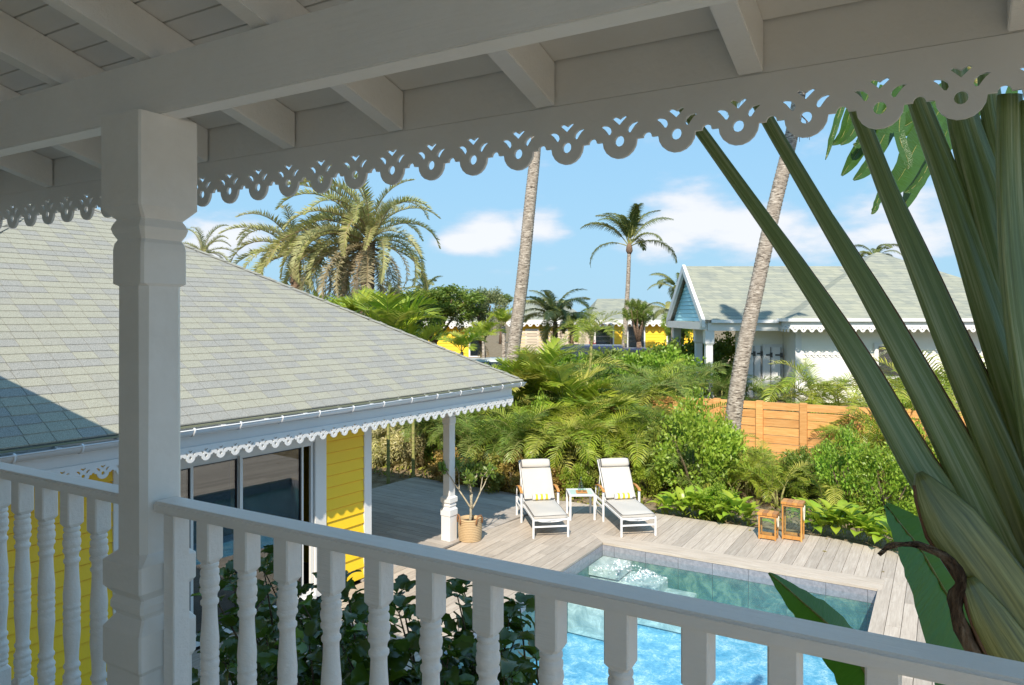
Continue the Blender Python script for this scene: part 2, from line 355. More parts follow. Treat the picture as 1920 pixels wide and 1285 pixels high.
M['sea'] = leaf('olive_shrub_leaf', (.24, .32, .05), (.44, .42, .09), (.5, .3, .1), val=.3)
def banana(k=1, tr_=.35, nm='banana_leaf'):
    m = Mat(nm, .28, .6); t = m.t; o = [n for n in t.nodes if n.type == 'OUTPUT_MATERIAL'][0]
    uv = m.n('ShaderNodeUVMap'); mp = m.n('ShaderNodeMapping'); mp.inputs['Scale'].default_value = (1, 60, 1); m.l(uv.outputs[0], mp.inputs[0])
    f = m.noise(mp.outputs[0], 1.2, 3, .6); co = m.noise(m.coord(), 3, 3)
    base = m.mix(f, (.06*k, .18*k, .02*k), (.11*k, .29*k, .035*k)); base = m.mix(m.math('MULTIPLY', co, .5), base, (.05, .1, .03)); m.col(base)
    m.bump(f, .004, .8); tl = m.n('ShaderNodeBsdfTranslucent'); m.l(m.mix(0.0, (.1, .26, .01), (0, 0, 0)), tl.inputs[0])
    mx = m.n('ShaderNodeMixShader'); mx.inputs[0].default_value = tr_; m.l(m.b.outputs[0], mx.inputs[1]); m.l(tl.outputs[0], mx.inputs[2]); m.l(mx.outputs[0], o.inputs[0])
    return m.m
M['banana'] = banana(); M['banana_shade'] = banana(.42, .06, 'leaf_painted_shade')  # second leaf is a darkened copy, shade from above put into its colour
def petiole(nm='petiole_skin', k=1, yb=0):
    m = Mat(nm, .3, .6); uv = m.n('ShaderNodeUVMap'); sx = m.n('ShaderNodeSeparateXYZ'); m.l(uv.outputs[0], sx.inputs[0])
    mp = m.n('ShaderNodeMapping'); mp.inputs['Scale'].default_value = (44, 2.6, 1); m.l(uv.outputs[0], mp.inputs[0])
    add = m.n('ShaderNodeVectorMath', operation='ADD'); oi = m.n('ShaderNodeObjectInfo'); m.l(mp.outputs[0], add.inputs[0]); m.l(oi.outputs['Location'], add.inputs[1])
    f = m.noise(add.outputs[0], 1, 6, .72); g = m.noise(m.coord(), 2.2, 3)
    base = m.ramp(f, [(.3, (.09*k, .13*k, .03*k)), (.5, (.18*k, .25*k, .075*k)), (.68, (.40*k, .46*k, .25*k))])
    brown = m.ramp(m.math('ADD', m.math('MULTIPLY', sx.outputs[1], -1.1), m.math('ADD', m.math('MULTIPLY', g, .7), .2+yb)), [(.0, (0, 0, 0)), (.55, (.75, .75, .75))])
    base = m.mix(brown, base, m.ramp(f, [(.34, (.07, .05, .006)), (.5, (.20, .17, .02)), (.66, (.38, .33, .06))])); m.col(base); m.bump(f, .003, .6); return m.m
M['petiole'] = petiole(); M['sheath'] = petiole('leaf_base_skin', .7, .38)
M['petedge'] = paint('dry_petiole_edge', (.16, .07, .03), .8, .4)
M['drysheath'] = bark('dry_sheath', (.06, .035, .02), (.2, .13, .08), (.36, .27, .18), (14, 14, 3))
def ground():
    m = Mat('garden_soil', .95, .1); co = m.coord()
    m.col(m.mix(m.ramp(m.noise(co, 3, 6, .75), [(.42, (0, 0, 0)), (.6, (1, 1, 1))]), (.16, .12, .075), (.28, .23, .16)))
    m.bump(m.noise(co, 25, 4), .03, .8); return m.m
M['ground'] = ground()
def stone():
    m = Mat('rubble_stone', .9, .2); co = m.coord(rnd_off=True); m.col(m.mix(m.noise(co, 8, 4), (.28, .22, .18), (.48, .4, .34))); return m.m
M['stone'] = stone()
M['floor'] = paint('veranda_floor_boards', (.6, .5, .38), .5, .1)
M['carblue'] = paint('dark_blue_car_paint', (.035, .05, .11), .2, .0); M['carwhite'] = paint('pale_car_paint', (.55, .6, .62), .2, .0)
M['carglass'] = paint('car_glass', (.03, .04, .05), .05, 0)
M['tyre'] = paint('tyre_rubber', (.02, .02, .02), .8, .1)
# ---------------------------------------------------------------- shared builders
def lace_mesh(name, n, u, top, thick, x0=0, seg=9):
    """board of n fretwork scallops of pitch u hanging from height top (units of u above the circle centre)"""
    cu = bpy.data.curves.new(name, 'CURVE'); cu.dimensions = '2D'; cu.fill_mode = 'BOTH'; cu.extrude = thick/2; cu.resolution_u = 1
    def spl(pts):
        s = cu.splines.new('POLY'); s.points.add(len(pts)-1); s.use_cyclic_u = True
        for k, (a, b) in enumerate(pts): s.points[k].co = (x0+a*u, b*u, 0, 1)
    o = [(0, top)]
    for k in range(n):
        c = k+.5
        o.append((k, .085) if k == 0 else (k, .085))
        for j in range(1, 5): o.append((k+.08*math.sin(j*math.pi/8), .0+.085*math.cos(j*math.pi/8)))
        o += [(k+.19, 0)]
        for j in range(seg+1):
            a = math.pi+math.pi*j/seg; o.append((c+.31*math.cos(a), .31*math.sin(a)))
        o += [(k+.92, 0)]
        for j in range(0, 4): o.append((k+1-.08*math.cos(j*math.pi/8), .085*math.sin(j*math.pi/8)))
    o += [(n, .085), (n, top)]
    spl(o)
    tear = [(-.345, .275), (-.30, .29), (-.22, .272), (-.158, .22), (-.143, .16), (-.172, .112), (-.205, .118), (-.24, .17), (-.285, .228)]
    heart = [(-.135, .39), (-.09, .415), (-.04, .395), (0, .365), (.04, .395), (.09, .415), (.135, .39), (.07, .33), (0, .262), (-.07, .33)]
    for k in range(n):
        c = k+.5
        spl([(c+.088*math.cos(2*math.pi*j/12), -.01+.095*math.sin(2*math.pi*j/12)) for j in range(12)])
        spl([(c+a, b) for a, b in tear]); spl([(c-a, b) for a, b in tear]); spl([(c+a, b) for a, b in heart])
    tmp = bpy.data.objects.new('tmp', cu); COL.objects.link(tmp)
    dg = bpy.context.evaluated_depsgraph_get(); me = bpy.data.meshes.new_from_object(tmp.evaluated_get(dg)); me.name = name
    bpy.data.objects.remove(tmp); bpy.data.curves.remove(cu)
    # curve XY -> X along, Z up
    me.transform(Matrix.Rotation(R(90), 4, 'X')); return me
def octa(s, c, z):
    return [(-s+c, -s, z), (s-c, -s, z), (s, -s+c, z), (s, s-c, z), (s-c, s, z), (-s+c, s, z), (-s, s-c, z), (-s, -s+c, z)]
def square_post(prof, mat, name='post', parent=None, **k):
    b = MB(); b.grid([octa(s, c, z) for s, c, z in prof], 0, False, True, True)
    return b.build(name, mat, parent, **k)
# ---------------------------------------------------------------- the veranda the photograph is taken from
ver = thing('veranda', 'white painted wooden veranda roof, beam and post that the view is framed by', 'veranda', (0, 0, -1.6), -A1)
V = 1.6  # local z = world z + V
PF = 2.1; ZF = .67
def zr(p): return ZF+.28*(PF-p)          # rafter underside
b = MB(); b.box(-9, 1.4, -2.4, 1.57, V-1.62, V-1.6); 
fl = b.build('floor', M['floor'], ver)
b = MB(); b.box(-9, 1.4, -2.5, -2.4, V-1.6, V+3); b.build('wall', paint('veranda_back_wall', (.84, .80, .72), .7, .05), ver)
b = MB(); b.box(-5.2, -5.1, -2.4, 1.40, V-1.6, V+1.2); b.build('wall', M['ceil'], ver)  # unseen partition, added to darken the left end of ceiling and beam
b = MB(); b.box(-9, 1.4, 1.44, 1.55, V-1.85, V-1.625); b.build('floor_beam', M['white'], ver)
b = MB(); b.box(-9, 1.4, 1.472, 1.548, V+.65, V+.838); b.build('beam', M['white'], ver, bevel=.004)
b = MB(); b.box(-9, 1.4, -2.3, -2.2, V+1.7, V+1.9); b.build('beam', M['white'], ver)
rl = [-7.05, -6.44, -5.82, -5.21, -4.60, -3.994, -3.37, -2.7607, -2.229, -1.6826, -1.0688, -.4255, .2, .83, 1.38]
for i, r1 in enumerate(rl):
    b = MB(); w = .068
    rows = []
    for p in (-2.39, 2.098):
        z = V+zr(p); rows.append([(r1-w, p, z), (r1, p, z), (r1, p, z+.139), (r1-w, p, z+.139)])
    b.grid(rows, 0, False, True, True); b.build('rafter', M['white'], ver, bevel=.003)
p = 2.095; k = 0
while p > -2.3:
    w = .1 if p < 1.75 else .37
    b = MB(); a0 = p-w; rows = []
    for q in (a0+.0035, p-.0035 if k else p):
        z = V+zr(q)+.141; rows.append([(-9, q, z), (1.4, q, z), (1.4, q, z+.02), (-9, q, z+.02)])
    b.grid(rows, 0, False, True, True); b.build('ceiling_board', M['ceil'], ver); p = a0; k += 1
b = MB(); rows = []
for q in (-2.6, 2.40):
    z = V+zr(q)+.17; rows.append([(-9.1, q, z), (1.45, q, z), (1.45, q, z+.04), (-9.1, q, z+.04)])
b.grid(rows, 0, False, True, True); b.build('roof', M['shC'], ver)
b = MB(); b.box(-9, 1.4, 2.104, 2.124, V+ZF+.0, V+ZF+.20); b.build('fascia_board', M['ceil'], ver)
gl_ = MB(); gl_.tube([(-9.1, 2.40, V+.90), (1.45, 2.40, V+.90)], .08, 12); gl_.build('gutter', M['gutter'], ver)
u = .178; n = 58
# circle centre so that a scallop centre falls at r = -.4847*PF
c0 = -.4847*PF-.011; x0 = c0-(math.floor((c0+9)/u)+.5)*u
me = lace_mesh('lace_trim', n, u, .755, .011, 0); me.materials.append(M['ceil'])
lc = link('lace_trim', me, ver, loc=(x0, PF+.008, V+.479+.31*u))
prof = [(.094, .006, -1.6), (.094, .006, -1.145), (.103, .006, -1.13), (.103, .006, -1.018), (.0745, .006, -.978), (.076, .006, -.972), (.088, .008, -.955), (.088, .008, -.935), (.078, .006, -.915), (.080, .006, -.911), (.103, .006, -.883), (.103, .006, -.80), (.0745, .018, -.771), (.0745, .022, .096), (.082, .008, .105), (.082, .008, .215), (.079, .008, .236), (.0723, .008, .249), (.083, .01, .268), (.0886, .012, .286), (.083, .01, .300), (.0743, .008, .315), (.106, .006, .352), (.106, .006, .6495)]
square_post([(s, c, z+V) for s, c, z in prof], M['post'], 'post', ver, loc=(-2.283, 1.51, 0))
# railings
bal = MB(); hb = .029
bp = [(-.637, .0), (-.758, .0)]
bal.grid([octa(hb, .004, -.6375), octa(hb, .004, -.757), octa(.021, .01, -.772)], 0, False, True, True)
pr = [(.0215, -.770), (.0275, -.775), (.0275, -.783), (.024, -.787), (.024, -.790), (.0285, -.796), (.0285, -.806), (.026, -.812), (.0295, -.82), (.0305, -.83), (.028, -.842), (.0255, -.846), (.0295, -.853), (.0295, -.86), (.0245, -.867), (.0225, -.875), (.0225, -.884), (.0275, -.89), (.0275, -.898), (.0225, -.906), (.0222, -.915), (.0235, -.95), (.0265, -.99), (.0285, -1.015), (.0278, -1.04), (.0262, -1.05), (.0285, -1.056), (.0285, -1.064), (.0255, -1.069), (.0275, -1.075), (.0292, -1.086)]
pr2 = pr+[(r, -2.172-z) for r, z in reversed(pr[:-1])]
bal.lathe(pr2, 18)
bal.grid([octa(.021, .01, -1.400), octa(hb, .004, -1.415), octa(hb, .004, -1.545)], 0, False, True, True)
balm = bal.mesh('baluster', M['white'])
bm = bmesh.new(); bm.from_mesh(balm); bmesh.ops.recalc_face_normals(bm, faces=bm.faces); bm.to_mesh(balm); bm.free()
def railing(x0, x1, xs, label, newel=None):
    t = thing('balustrade', label, 'railing', (*fr(A1, (x0+x1)/2, 1.51)[:2], -1.6), -A1, 'balustrade sections of the veranda')
    c = (x0+x1)/2
    b = MB(); b.box(x0-c, x1-c, -.0435, .0435, V-.637, V-.6); b.build('handrail', M['white'], t, bevel=.007)
    b = MB(); b.box(x0-c, x1-c, -.03, .03, V-1.58, V-1.546); b.build('bottom_rail', M['white'], t, bevel=.003)
    if newel:
        b = MB(); b.box(newel[0]-c, newel[1]-c, -.03, .03, .0, V-.6375); b.build('newel', M['white'], t, bevel=.003)
    for x in xs: link('baluster', balm, t, loc=(x-c, 0, V))
    return t
railing(-2.204, 1.36, [-1.979+.1714*k for k in range(20)], 'long white balustrade right of the big square post, in front of the pool', (-2.169, -2.116))
railing(-8.5, -2.362, [-2.577-.171*k for k in range(30)], 'white balustrade to the left of the big square post, in front of the yellow wall')
# ---------------------------------------------------------------- ground, deck, pool
b = MB(); xs = [-400, -60, -20, -8, 0, 8, 20, 60, 400]; ys = [-60, 0, 20, 21.6, 24, 27, 40, 80, 200, 1500]
POOL = [(-5.6, 4.8), (-.6, 4.8), (-.6, 12.8), (-5.6, 12.8)]
def gz(y): return -4.34 if y <= 21.6 else (-4.34+(y-21.6)/5.4*1.05 if y < 27 else -3.29)
# ring of sheet round the pool, then rest
pw = [fr(A1, r, p) for r, p in POOL]
bmg = bmesh.new()
outer = [(-400, -60), (400, -60), (400, 19.5), (-400, 19.5)]
ov = [bmg.verts.new((x, y, -4.34)) for x, y in outer]; iv = [bmg.verts.new((q.x, q.y, -4.34)) for q in pw]
# order: pool corners 0 left-near,1 right-near,2 right-far,3 left-far
for a, c in ((0, 0), (1, 1), (2, 2), (3, 3)):
    bmg.faces.new((ov[a], ov[(a+1) % 4], iv[(a+1) % 4], iv[a]))
prev = None
for y in [19.5, 21.6, 23, 24.5, 27, 60, 1800]:
    row = [bmg.verts.new((x, y, gz(y))) for x in (-400, 400)] if y != 19.5 else [ov[3], ov[2]]
    if y == 1800:
        for v, x in zip(row, (-1500, 1500)): v.co.x = x
    if prev: bmg.faces.new((prev[0], prev[1], row[1], row[0]))
    prev = row
bmesh.ops.recalc_face_normals(bmg, faces=bmg.faces)
me = bpy.data.meshes.new('ground'); bmg.to_mesh(me); bmg.free(); me.materials.append(M['ground'])
g = link('ground', me); g['kind'] = 'structure'
for f in me.polygons:
    pass
deck = thing('deck', None, None, (0, 0, DZ), -A1, kind='structure')
def curve_pts(a, pts): return sorted([tofr(a, gnd(px, py)) for px, py in pts])
farA = curve_pts(A1, [(967, 929), (1064, 940), (1095, 945), (1224, 962), (1280, 970), (1360, 982), (1420, 990), (1514, 1003), (1564, 1010), (1648, 1029), (1750, 1050), (1900, 1085)])
def interp(pts, x):
    if x <= pts[0][0]: return pts[0][1]
    for (a, b_), (c, d) in zip(pts, pts[1:]):
        if x <= c: return b_+(d-b_)*(x-a)/(c-a)
    return pts[-1][1]
PB = .19; gap = .007
def board(poly, mat, parent, z0=-.035, z1=0):
    bb = MB(); j = rnd.uniform(-.0012, .0012)
    bb.prism(poly, z0+j, z1+j); return bb.build('board', mat, parent)
PL, PR_, PN, PFAR = -5.42, -.82, 5.2, 12.6
r = PL-.002-PB*16
k = 0
while r < 5.5:
    ra, rb = r+gap/2, r+PB-gap/2; rc = r+PB/2
    inpool = rc > PL and rc < PR_
    pmax = interp(farA, rc)
    lim = (8.55+.9973*rc)/.071
    pmax = min(pmax, lim)
    segs = [(2.4, pmax)] if not inpool else [(13.07, pmax)]
    for s0, s1 in segs:
        cuts = [s0]; q = s0+rnd.uniform(1.2, 3.8)
        while q < s1-1: cuts.append(q); q += rnd.uniform(2.2, 3.8)
        cuts.append(s1)
        for a, c in zip(cuts, cuts[1:]):
            if c-a < .1: continue
            e0 = e1 = c-.002
            if c == s1 and s1 != lim:
                e0, e1 = min(interp(farA, ra), 99), min(interp(farA, rb), 99)
            if c == s1: e0, e1 = min(e0, (8.55+.9973*ra)/.071), min(e1, (8.55+.9973*rb)/.071)
            if min(e0, e1) < a: continue
            board([(ra, a+.002), (rb, a+.002), (rb, e1), (ra, e0)], M['deckA'], deck)
    r += PB
# coping board along the far edge with a mitre, and right of the pool
board([(PL, PFAR), (PR_+.02, PFAR), (PR_+.02, 12.83), (PL-.23, 12.83)], M['coping'], deck, -.035, .004)
board([(PL-.236, 12.836), (PR_+.02, 12.836), (PR_+.02, 13.066), (PL-.47, 13.066)], M['coping'], deck, -.035, .004)
deckp = thing('deck', None, None, (0, 0, DZ), -A2, kind='structure')
P = 8.3; 
while P < 14.25:
    pa, pb = P+gap/2, P+PB-gap/2; left = -12.9 if P > 12.4 else -13.6
    rt = -8.555 
    cut = rnd.uniform(-11.5, -9.6)
    for a, c in ((left, cut-.002), (cut+.002, rt)):
        board([(a, pa), (c, pa), (c, pb), (a, pb)], M['deckB'], deckp, -.035, .0)
    P += PB
b = MB(); b.prism([(-9, 2.3), (PL-.02, 2.3), (PL-.02, 14.9), (-9, 14.9)], -.14, -.06); b.prism([(PL-.02, 12.66), (5.5, 12.66), (5.5, 13.2), (PL-.02, 14)], -.14, -.06); b.prism([(PR_+.08, 2.3), (5.5, 2.3), (5.5, 12.6), (PR_+.08, 12.6)], -.14, -.06)
b.build('joists', M['soil'], deck)
pool = thing('swimming_pool', 'rectangular pool with grey stone tiled walls and steps sunk in the wooden deck', 'swimming pool', (0, 0, DZ), -A1)
b = MB(); b.box(PL-.12, PR_+.12, PN-.1, PFAR+.12, -1.32, -1.12); b.build('floor', M['painted_caustics'], pool)
b = MB()
b.box(PL-.12, PL-.02, PN-.1, PFAR+.12, -1.12, -.04); b.box(PR_+.02, PR_+.12, PN-.1, PFAR+.12, -1.12, -.04)
b.box(PL-.02, PR_+.02, PFAR+.02, PFAR+.12, -1.12, -.04); b.box(PL-.02, PR_+.02, PN-.1, PN, -1.12, -.04)
b.build('wall', M['grout'], pool)
def tiles(n, f):
    for i in range(n): f(i)
tw = .60
x = PL+.22; edges = [PL]
while x < PR_: edges.append(x); x += tw
edges.append(PR_)
for a, c in zip(edges, edges[1:]):
    b = MB(); b.box(a+.004, c-.004, PFAR, PFAR+.022, -.236, -.042); b.build('tile', M['tile'], pool)
    b = MB(); b.box(a+.004, c-.004, PFAR, PFAR+.022, -1.12, -.242); b.build('tile', M['teal_reflection'], pool)
yv = PFAR
while yv > PN:
    y0 = max(yv-tw, PN)
    for xa, xb in ((PL-.022, PL), (PR_, PR_+.022)):
        b = MB(); b.box(xa, xb, y0+.004, yv-.004, -.236, -.042); b.build('tile', M['tile'], pool)
        b = MB(); b.box(xa, xb, y0+.004, yv-.004, -1.12, -.242); b.build('tile', M['teal_reflection'], pool)
    yv -= tw
for x1, y0, z, h in ((.57, .65, -.24, .16), (1.24, .6, -.42, .2), (1.75, .6, -.60, .5), (.7, 1.5, -.60, .5)):
    b = MB(); b.box(PL+.002, PL+x1, PFAR-y0, PFAR-.002, z-h, z); b.build('step', M['stepst'], pool, bevel=.01)
wt = MB(); wt.box(PL-.012, PR_+.012, PN-.02, PFAR+.012, -1.16, -.135)
w = wt.build('pool_water', M['water']); w.location = (0, 0, DZ); w.rotation_euler = (0, 0, -A1); w['kind'] = 'structure'
# bubbling jets over the steps
for (r0, p0, s, lab) in ((-4.75, 11.75, .24, 'left of the two white bubbling jets over the pool steps'), (-4.2, 11.55, .2, 'right of the two white bubbling jets in the corner of the pool')):
    b = MB(); rr = random.Random(int(s*100)); c = Vector((0, 0, 0))
    for k in range(150):
        a = rr.uniform(0, 6.283); q = s*rr.random()**.7*1.25; hgt = (1-min(1, q/(s*1.2)))*s*.75*rr.uniform(.3, 1.1)
        rad = rr.uniform(.008, .028)*(1.3-q/s*.6)
        x_, y_ = math.cos(a)*q*1.5, math.sin(a)*q
        b.lathe([(.001, hgt-rad), (rad*.8, hgt-rad*.5), (rad, hgt), (rad*.7, hgt+rad*.6), (.001, hgt+rad)], 6, (x_, y_))
    fo = b.build('water_jet', M['foam'], loc=fr(A1, r0, p0, DZ-.13)); fo['label'] = lab; fo['category'] = 'water jet'; fo['group'] = 'bubbling jets in the pool'
# ---------------------------------------------------------------- yellow house on the left
HR, HZ, SL = -7.95, -1.27, .577; HP1 = 12.0; HU = 5.872; HP0 = HP1-2*HU
yh = thing('yellow_house', 'bright yellow clapboard house with big pale shingled hip roof, gutter and white fretwork eaves', 'house', (*fr(A2, -13.8, 6.1)[:2], DZ), -A2)
ox, oy = -13.8, 6.1
def YL(r, p, z): return (r-ox, p-oy, z-DZ)   # world level z -> house local
def yb(b): 
    b.v = [(x-ox, y-oy, z-DZ) for x, y, z in b.v]; return b
RW = -8.6
wall = MB()
# wall body in panels round the door opening (P 4.55..7.15, up to z -1.89)
zt, zd = -1.36, -1.885
for a, c, z0, z1 in ((.75, 4.5, -4.2, zt), (7.44, 8.5, -4.2, zt), (4.5, 7.44, zd+.16, zt)):
    wall.box(RW-.16, RW-.022, a, c, z0, z1)
wall.box(-13.5, RW-.16, 8.36, 8.478, -4.2, zt); wall.box(-13.5, RW-.16, .75, .87, -4.2, zt); wall.box(-19, -13.5, .75, .87, -4.2, zt)
ywall = yb(wall).build('wall', M['yellow'], yh)
def siding(p0, p1, zb, ztop, h=.175):
    z = zb
    while z < ztop-.02:
        z1 = min(z+h, ztop)
        b = MB(); rows = [[(RW-.022, q, z), (RW+.016, q, z), (RW-.006, q, z1-.012), (RW-.022, q, z1-.012)] for q in (p0, p1)]
        b.grid(rows, 0, False, True, True); yb(b).build('siding_board', M['yellow'], ywall); z = z1
siding(.9, 4.4, -4.18, -1.5); siding(7.58, 8.36, -4.18, -1.5)
z = -4.18
while z < -1.5:      # gable-end siding facing the porch
    b = MB(); b.grid([[(q, 8.478, z), (q, 8.506, z), (q, 8.492, z+.149), (q, 8.478, z+.149)] for q in (-13.4, RW-.17)], 0, False, True, True); yb(b).build('siding_board', M['yellow'], ywall); z += .155
for a, c in ((8.362, 8.52), (.74, .9)):
    b = MB(); b.box(RW-.15, RW+.02, a, c, -4.19, -1.45); yb(b).build('corner_board', M['trim'], yh)
door = MB(); 
door.box(RW-.12, RW+.025, 7.36, 7.575, -4.19, -1.5)         # right casing
door.box(RW-.12, RW+.025, 4.4, 4.55, -4.19, -1.5)
door.box(RW-.12, RW+.02, 4.552, 7.358, zd+.01, -1.5)
door.box(RW-.14, RW+.06, 4.552, 7.358, -4.19, -4.13)
dr = yb(door).build('door_frame', M['alu'], yh, bevel=.004)
for i, (a, c, off) in enumerate(((4.56, 5.42, -.03), (5.3, 6.13, -.075), (6.1, 7.35, -.03))):
    b = MB(); f = .045; x0, x1 = RW+off-.02, RW+off+.02; zb, ztp = -4.125, zd+.005
    b.box(x0, x1, a, a+f, zb, ztp); b.box(x0, x1, c-f, c, zb, ztp); b.box(x0, x1, a+f, c-f, ztp-f, ztp); b.box(x0, x1, a+f, c-f, zb, zb+f)
    if i == 2: b.box(x0, x1, 7.13, 7.17, zb+f, ztp-f)
    s = yb(b).build('sliding_door', M['alu'], dr)
    b = MB()
    b.box(x0+.012, x1-.012, a+f, (7.13 if i == 2 else c-f), zb+f, ztp-f); yb(b).build('pane', M['doorglass'], dr)
    b = MB(); b.box(x0-.002, x1+.006, c-f-.012 if i != 2 else 7.105, c-f+.002 if i != 2 else 7.13, zb+f, ztp-f); b.box(x0, x1+.006, a+f, (7.12 if i == 2 else c-f), ztp-f-.012, ztp-f); yb(b).build('gasket', M['black'], dr)
# dim room behind the glass, open box
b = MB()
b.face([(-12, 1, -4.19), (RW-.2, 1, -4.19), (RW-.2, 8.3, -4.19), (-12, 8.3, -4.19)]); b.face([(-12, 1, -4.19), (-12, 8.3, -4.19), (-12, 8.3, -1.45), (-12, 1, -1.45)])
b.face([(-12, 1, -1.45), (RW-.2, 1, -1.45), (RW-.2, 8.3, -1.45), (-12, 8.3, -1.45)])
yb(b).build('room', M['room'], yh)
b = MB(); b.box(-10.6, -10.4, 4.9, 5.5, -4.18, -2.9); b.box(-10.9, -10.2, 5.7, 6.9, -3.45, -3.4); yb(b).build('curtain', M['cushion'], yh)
# soffit and porch ceiling
b = MB(); b.box(-19.6, HR-.02, .35, 11.3, -1.43, -1.41); b.box(-19.6, -8.3, 11.3, 11.65, -1.43, -1.41); yb(b).build('soffit', M['trim'], yh)
# roof: shingle by shingle on the two faces the view shows
rf = MB(); ax = (HR-HU, HP1-HU, HZ+SL*HU)
cs = [(HR, HP0, HZ), (HR, HP1, HZ), (HR-2*HU, HP1, HZ), (HR-2*HU, HP0, HZ)]
for k in range(4): rf.face([cs[k], cs[(k+1) % 4], ax])
rf.v = [(x, y, z-.012) for x, y, z in rf.v]
roof = yb(rf).build('roof', M['shB'], yh)
EXQ, TB = .143, .25
cand = []
def face_pt(fi, q, s, lift=0):
    """fi 0: face looking to +R, s along P; fi 1: face looking to -P, s along R;  q horizontal distance in from the eave"""
    z = HZ+SL*q+lift
    return (HR-q, s, z) if fi == 0 else (s, HP0+q, z)
for fi in (0, 1, 2):
    q = 0.0; row = 0
    nrow = 40 if fi == 0 else (40 if fi == 1 else 0)
    while row < nrow and q < HU-.1:
        off = (row*0.137+rnd.uniform(-.01, .01)) % TB
        if fi == 0: lo, hi = HP0+q, HP1-q
        else: lo, hi = HR-2*HU+q, HR-q
        if fi == 1: lo = max(lo, HR-HU-4)
        s = lo-off
        while s < hi:
            a, c = max(s, lo), min(s+TB, hi)
            if c-a > .03: cand.append((fi, q, a, c, row))
            s += TB
        q += EXQ; row += 1
def shproj(e):
    fi, q, a, c, row = e; x, y, z = face_pt(fi, q, (a+c)/2); w = fr(A2, x, y, z)
    if w.y < .5: return None
    px, py = 960+1380*w.x/w.y, 592-1380*w.z/w.y
    return (px, py, w.y)
vis = []
for e in cand:
    pj = shproj(e)
    ok = pj and -60 < pj[0] < 1000 and 350 < pj[1] < 900
    vis.append((pj[2] if ok else 999, e))
vis.sort(key=lambda t: t[0])
gv = random.Random(3)
def add_sh(b, e, m):
    fi, q, a, c, row = e; q1 = min(q+EXQ+.03, HU); j = gv.uniform(0, .0025); g_ = .003
    lo = .014+j; hi = .003
    # clip slanted ends at the hips
    def ends(qq):
        if fi == 0: l, h = HP0+qq, HP1-qq
        else: l, h = HR-2*HU+qq, HR-qq
        return max(a+g_, l), min(c-g_, h)
    a0, c0 = ends(q-.0); a1, c1 = ends(q1)
    if c1 < a1: a1 = c1 = (a0+c0)/2
    P0, P1, P2, P3 = face_pt(fi, q-.004, a0, lo), face_pt(fi, q-.004, c0, lo), face_pt(fi, q1, c1, hi), face_pt(fi, q1, a1, hi)
    B0, B1 = face_pt(fi, q-.004, a0, lo-.014), face_pt(fi, q-.004, c0, lo-.014)
    i = len(b.v); b.v += [P0, P1, P2, P3, B0, B1]
    for f in ((0, 1, 2, 3), (4, 5, 1, 0), (4, 0, 3), (1, 5, 2)): b.f.append(tuple(i+k for k in f)); b.m.append(m); b.sm.append(False)
def shm(e):
    fi, q, a, c, row = e; v = .6*math.sin(row*1.7+a*.9)+.6*math.sin(a*2.3-row*.6)+gv.uniform(-2, 2)
    return 0 if v > .15 else (2 if v > -.6 else 1)
for k, (d, e) in enumerate(vis[:300]):
    b = MB(); add_sh(b, e, 0); yb(b).build('shingle', (M['shA'], M['shB'], M['shC'])[shm(e)], roof)
b = MB()
for d, e in vis[300:]: add_sh(b, e, shm(e))
o = yb(b).build('shingles', [M['shA'], M['shB'], M['shC']], roof); o['kind'] = 'stuff'
# hip caps
b = MB()
for (c_, dr_) in (((HR, HP1), (-1, -1)), ((HR, HP0), (-1, 1))):
    q = .05
    while q < HU:
        q1 = q+.2
        for sgn in (0, 1):
            w_ = .085
            A_ = Vector((c_[0]+dr_[0]*q, c_[1]+dr_[1]*q, HZ+SL*q+.03)); B_ = Vector((c_[0]+dr_[0]*q1, c_[1]+dr_[1]*q1, HZ+SL*q1+.02))
            sd = Vector((0, -dr_[1], 0)) if sgn else Vector((-dr_[0], 0, 0))
            sd = Vector((0, dr_[1], 0)) if sgn == 0 else Vector((dr_[0], 0, 0))
            # stepping off the hip along one face keeps to that face's plane
            oA = A_+sd*w_*1.4; oB = B_+sd*w_*1.4
            b.face([A_, B_, oB, oA] if sgn else [A_, oA, oB, B_])
        q = q1
yb(b).build('hip_cap', M['shC'], roof)
# fascia, lace, gutter
b = MB(); b.box(-8.03, -8.0, .6, 11.68, -1.56, -1.30); b.box(-16, -8.03, 11.65, 11.68, -1.56, -1.30); yb(b).build('fascia_board', M['trim'], yh)
b = MB(); b.box(HR-.14, HR+.03, HP0+.3, HP1, -1.305, -1.285); yb(b).build('drip_board', paint('moss_green_edge', (.2, .21, .14), .8, .2), yh)
ul = .2; nl = int((11.68-.6)/ul)
me = lace_mesh('lace_trim', nl, ul, .62, .02); me.materials.append(M['trim'])
link('lace_trim', me, yh, loc=YL(-8.0+.022, 11.68-nl*ul, -1.56-.62*ul+.02), rot=(0, 0, R(90)))
me2 = lace_mesh('lace_trim', 30, ul, .62, .02); me2.materials.append(M['trim'])
link('lace_trim', me2, yh, loc=YL(-8.0-30*ul, 11.70, -1.56-.62*ul+.02))
b = MB(); gr = .075; pts = []
def gutter_run(b, A_, B_, outd):
    A_, B_ = Vector(A_), Vector(B_); rows = []
    for base in (A_, B_):
        row = []
        for j in range(11):
            a = -math.pi*(j/10); row.append(base+outd*(gr*math.cos(a)*-1)+Vector((0, 0, gr*math.sin(a))))
        for j in range(11):
            a = -math.pi*(1-j/10); row.append(base+outd*((gr-.008)*math.cos(a)*-1)+Vector((0, 0, (gr-.008)*math.sin(a)+.0)))
        rows.append(row)
    b.grid(rows, 0, True, True, True)
gc = HR+.03
gutter_run(b, (gc, .4, -1.345), (gc, 11.93, -1.30), Vector((1, 0, 0)))
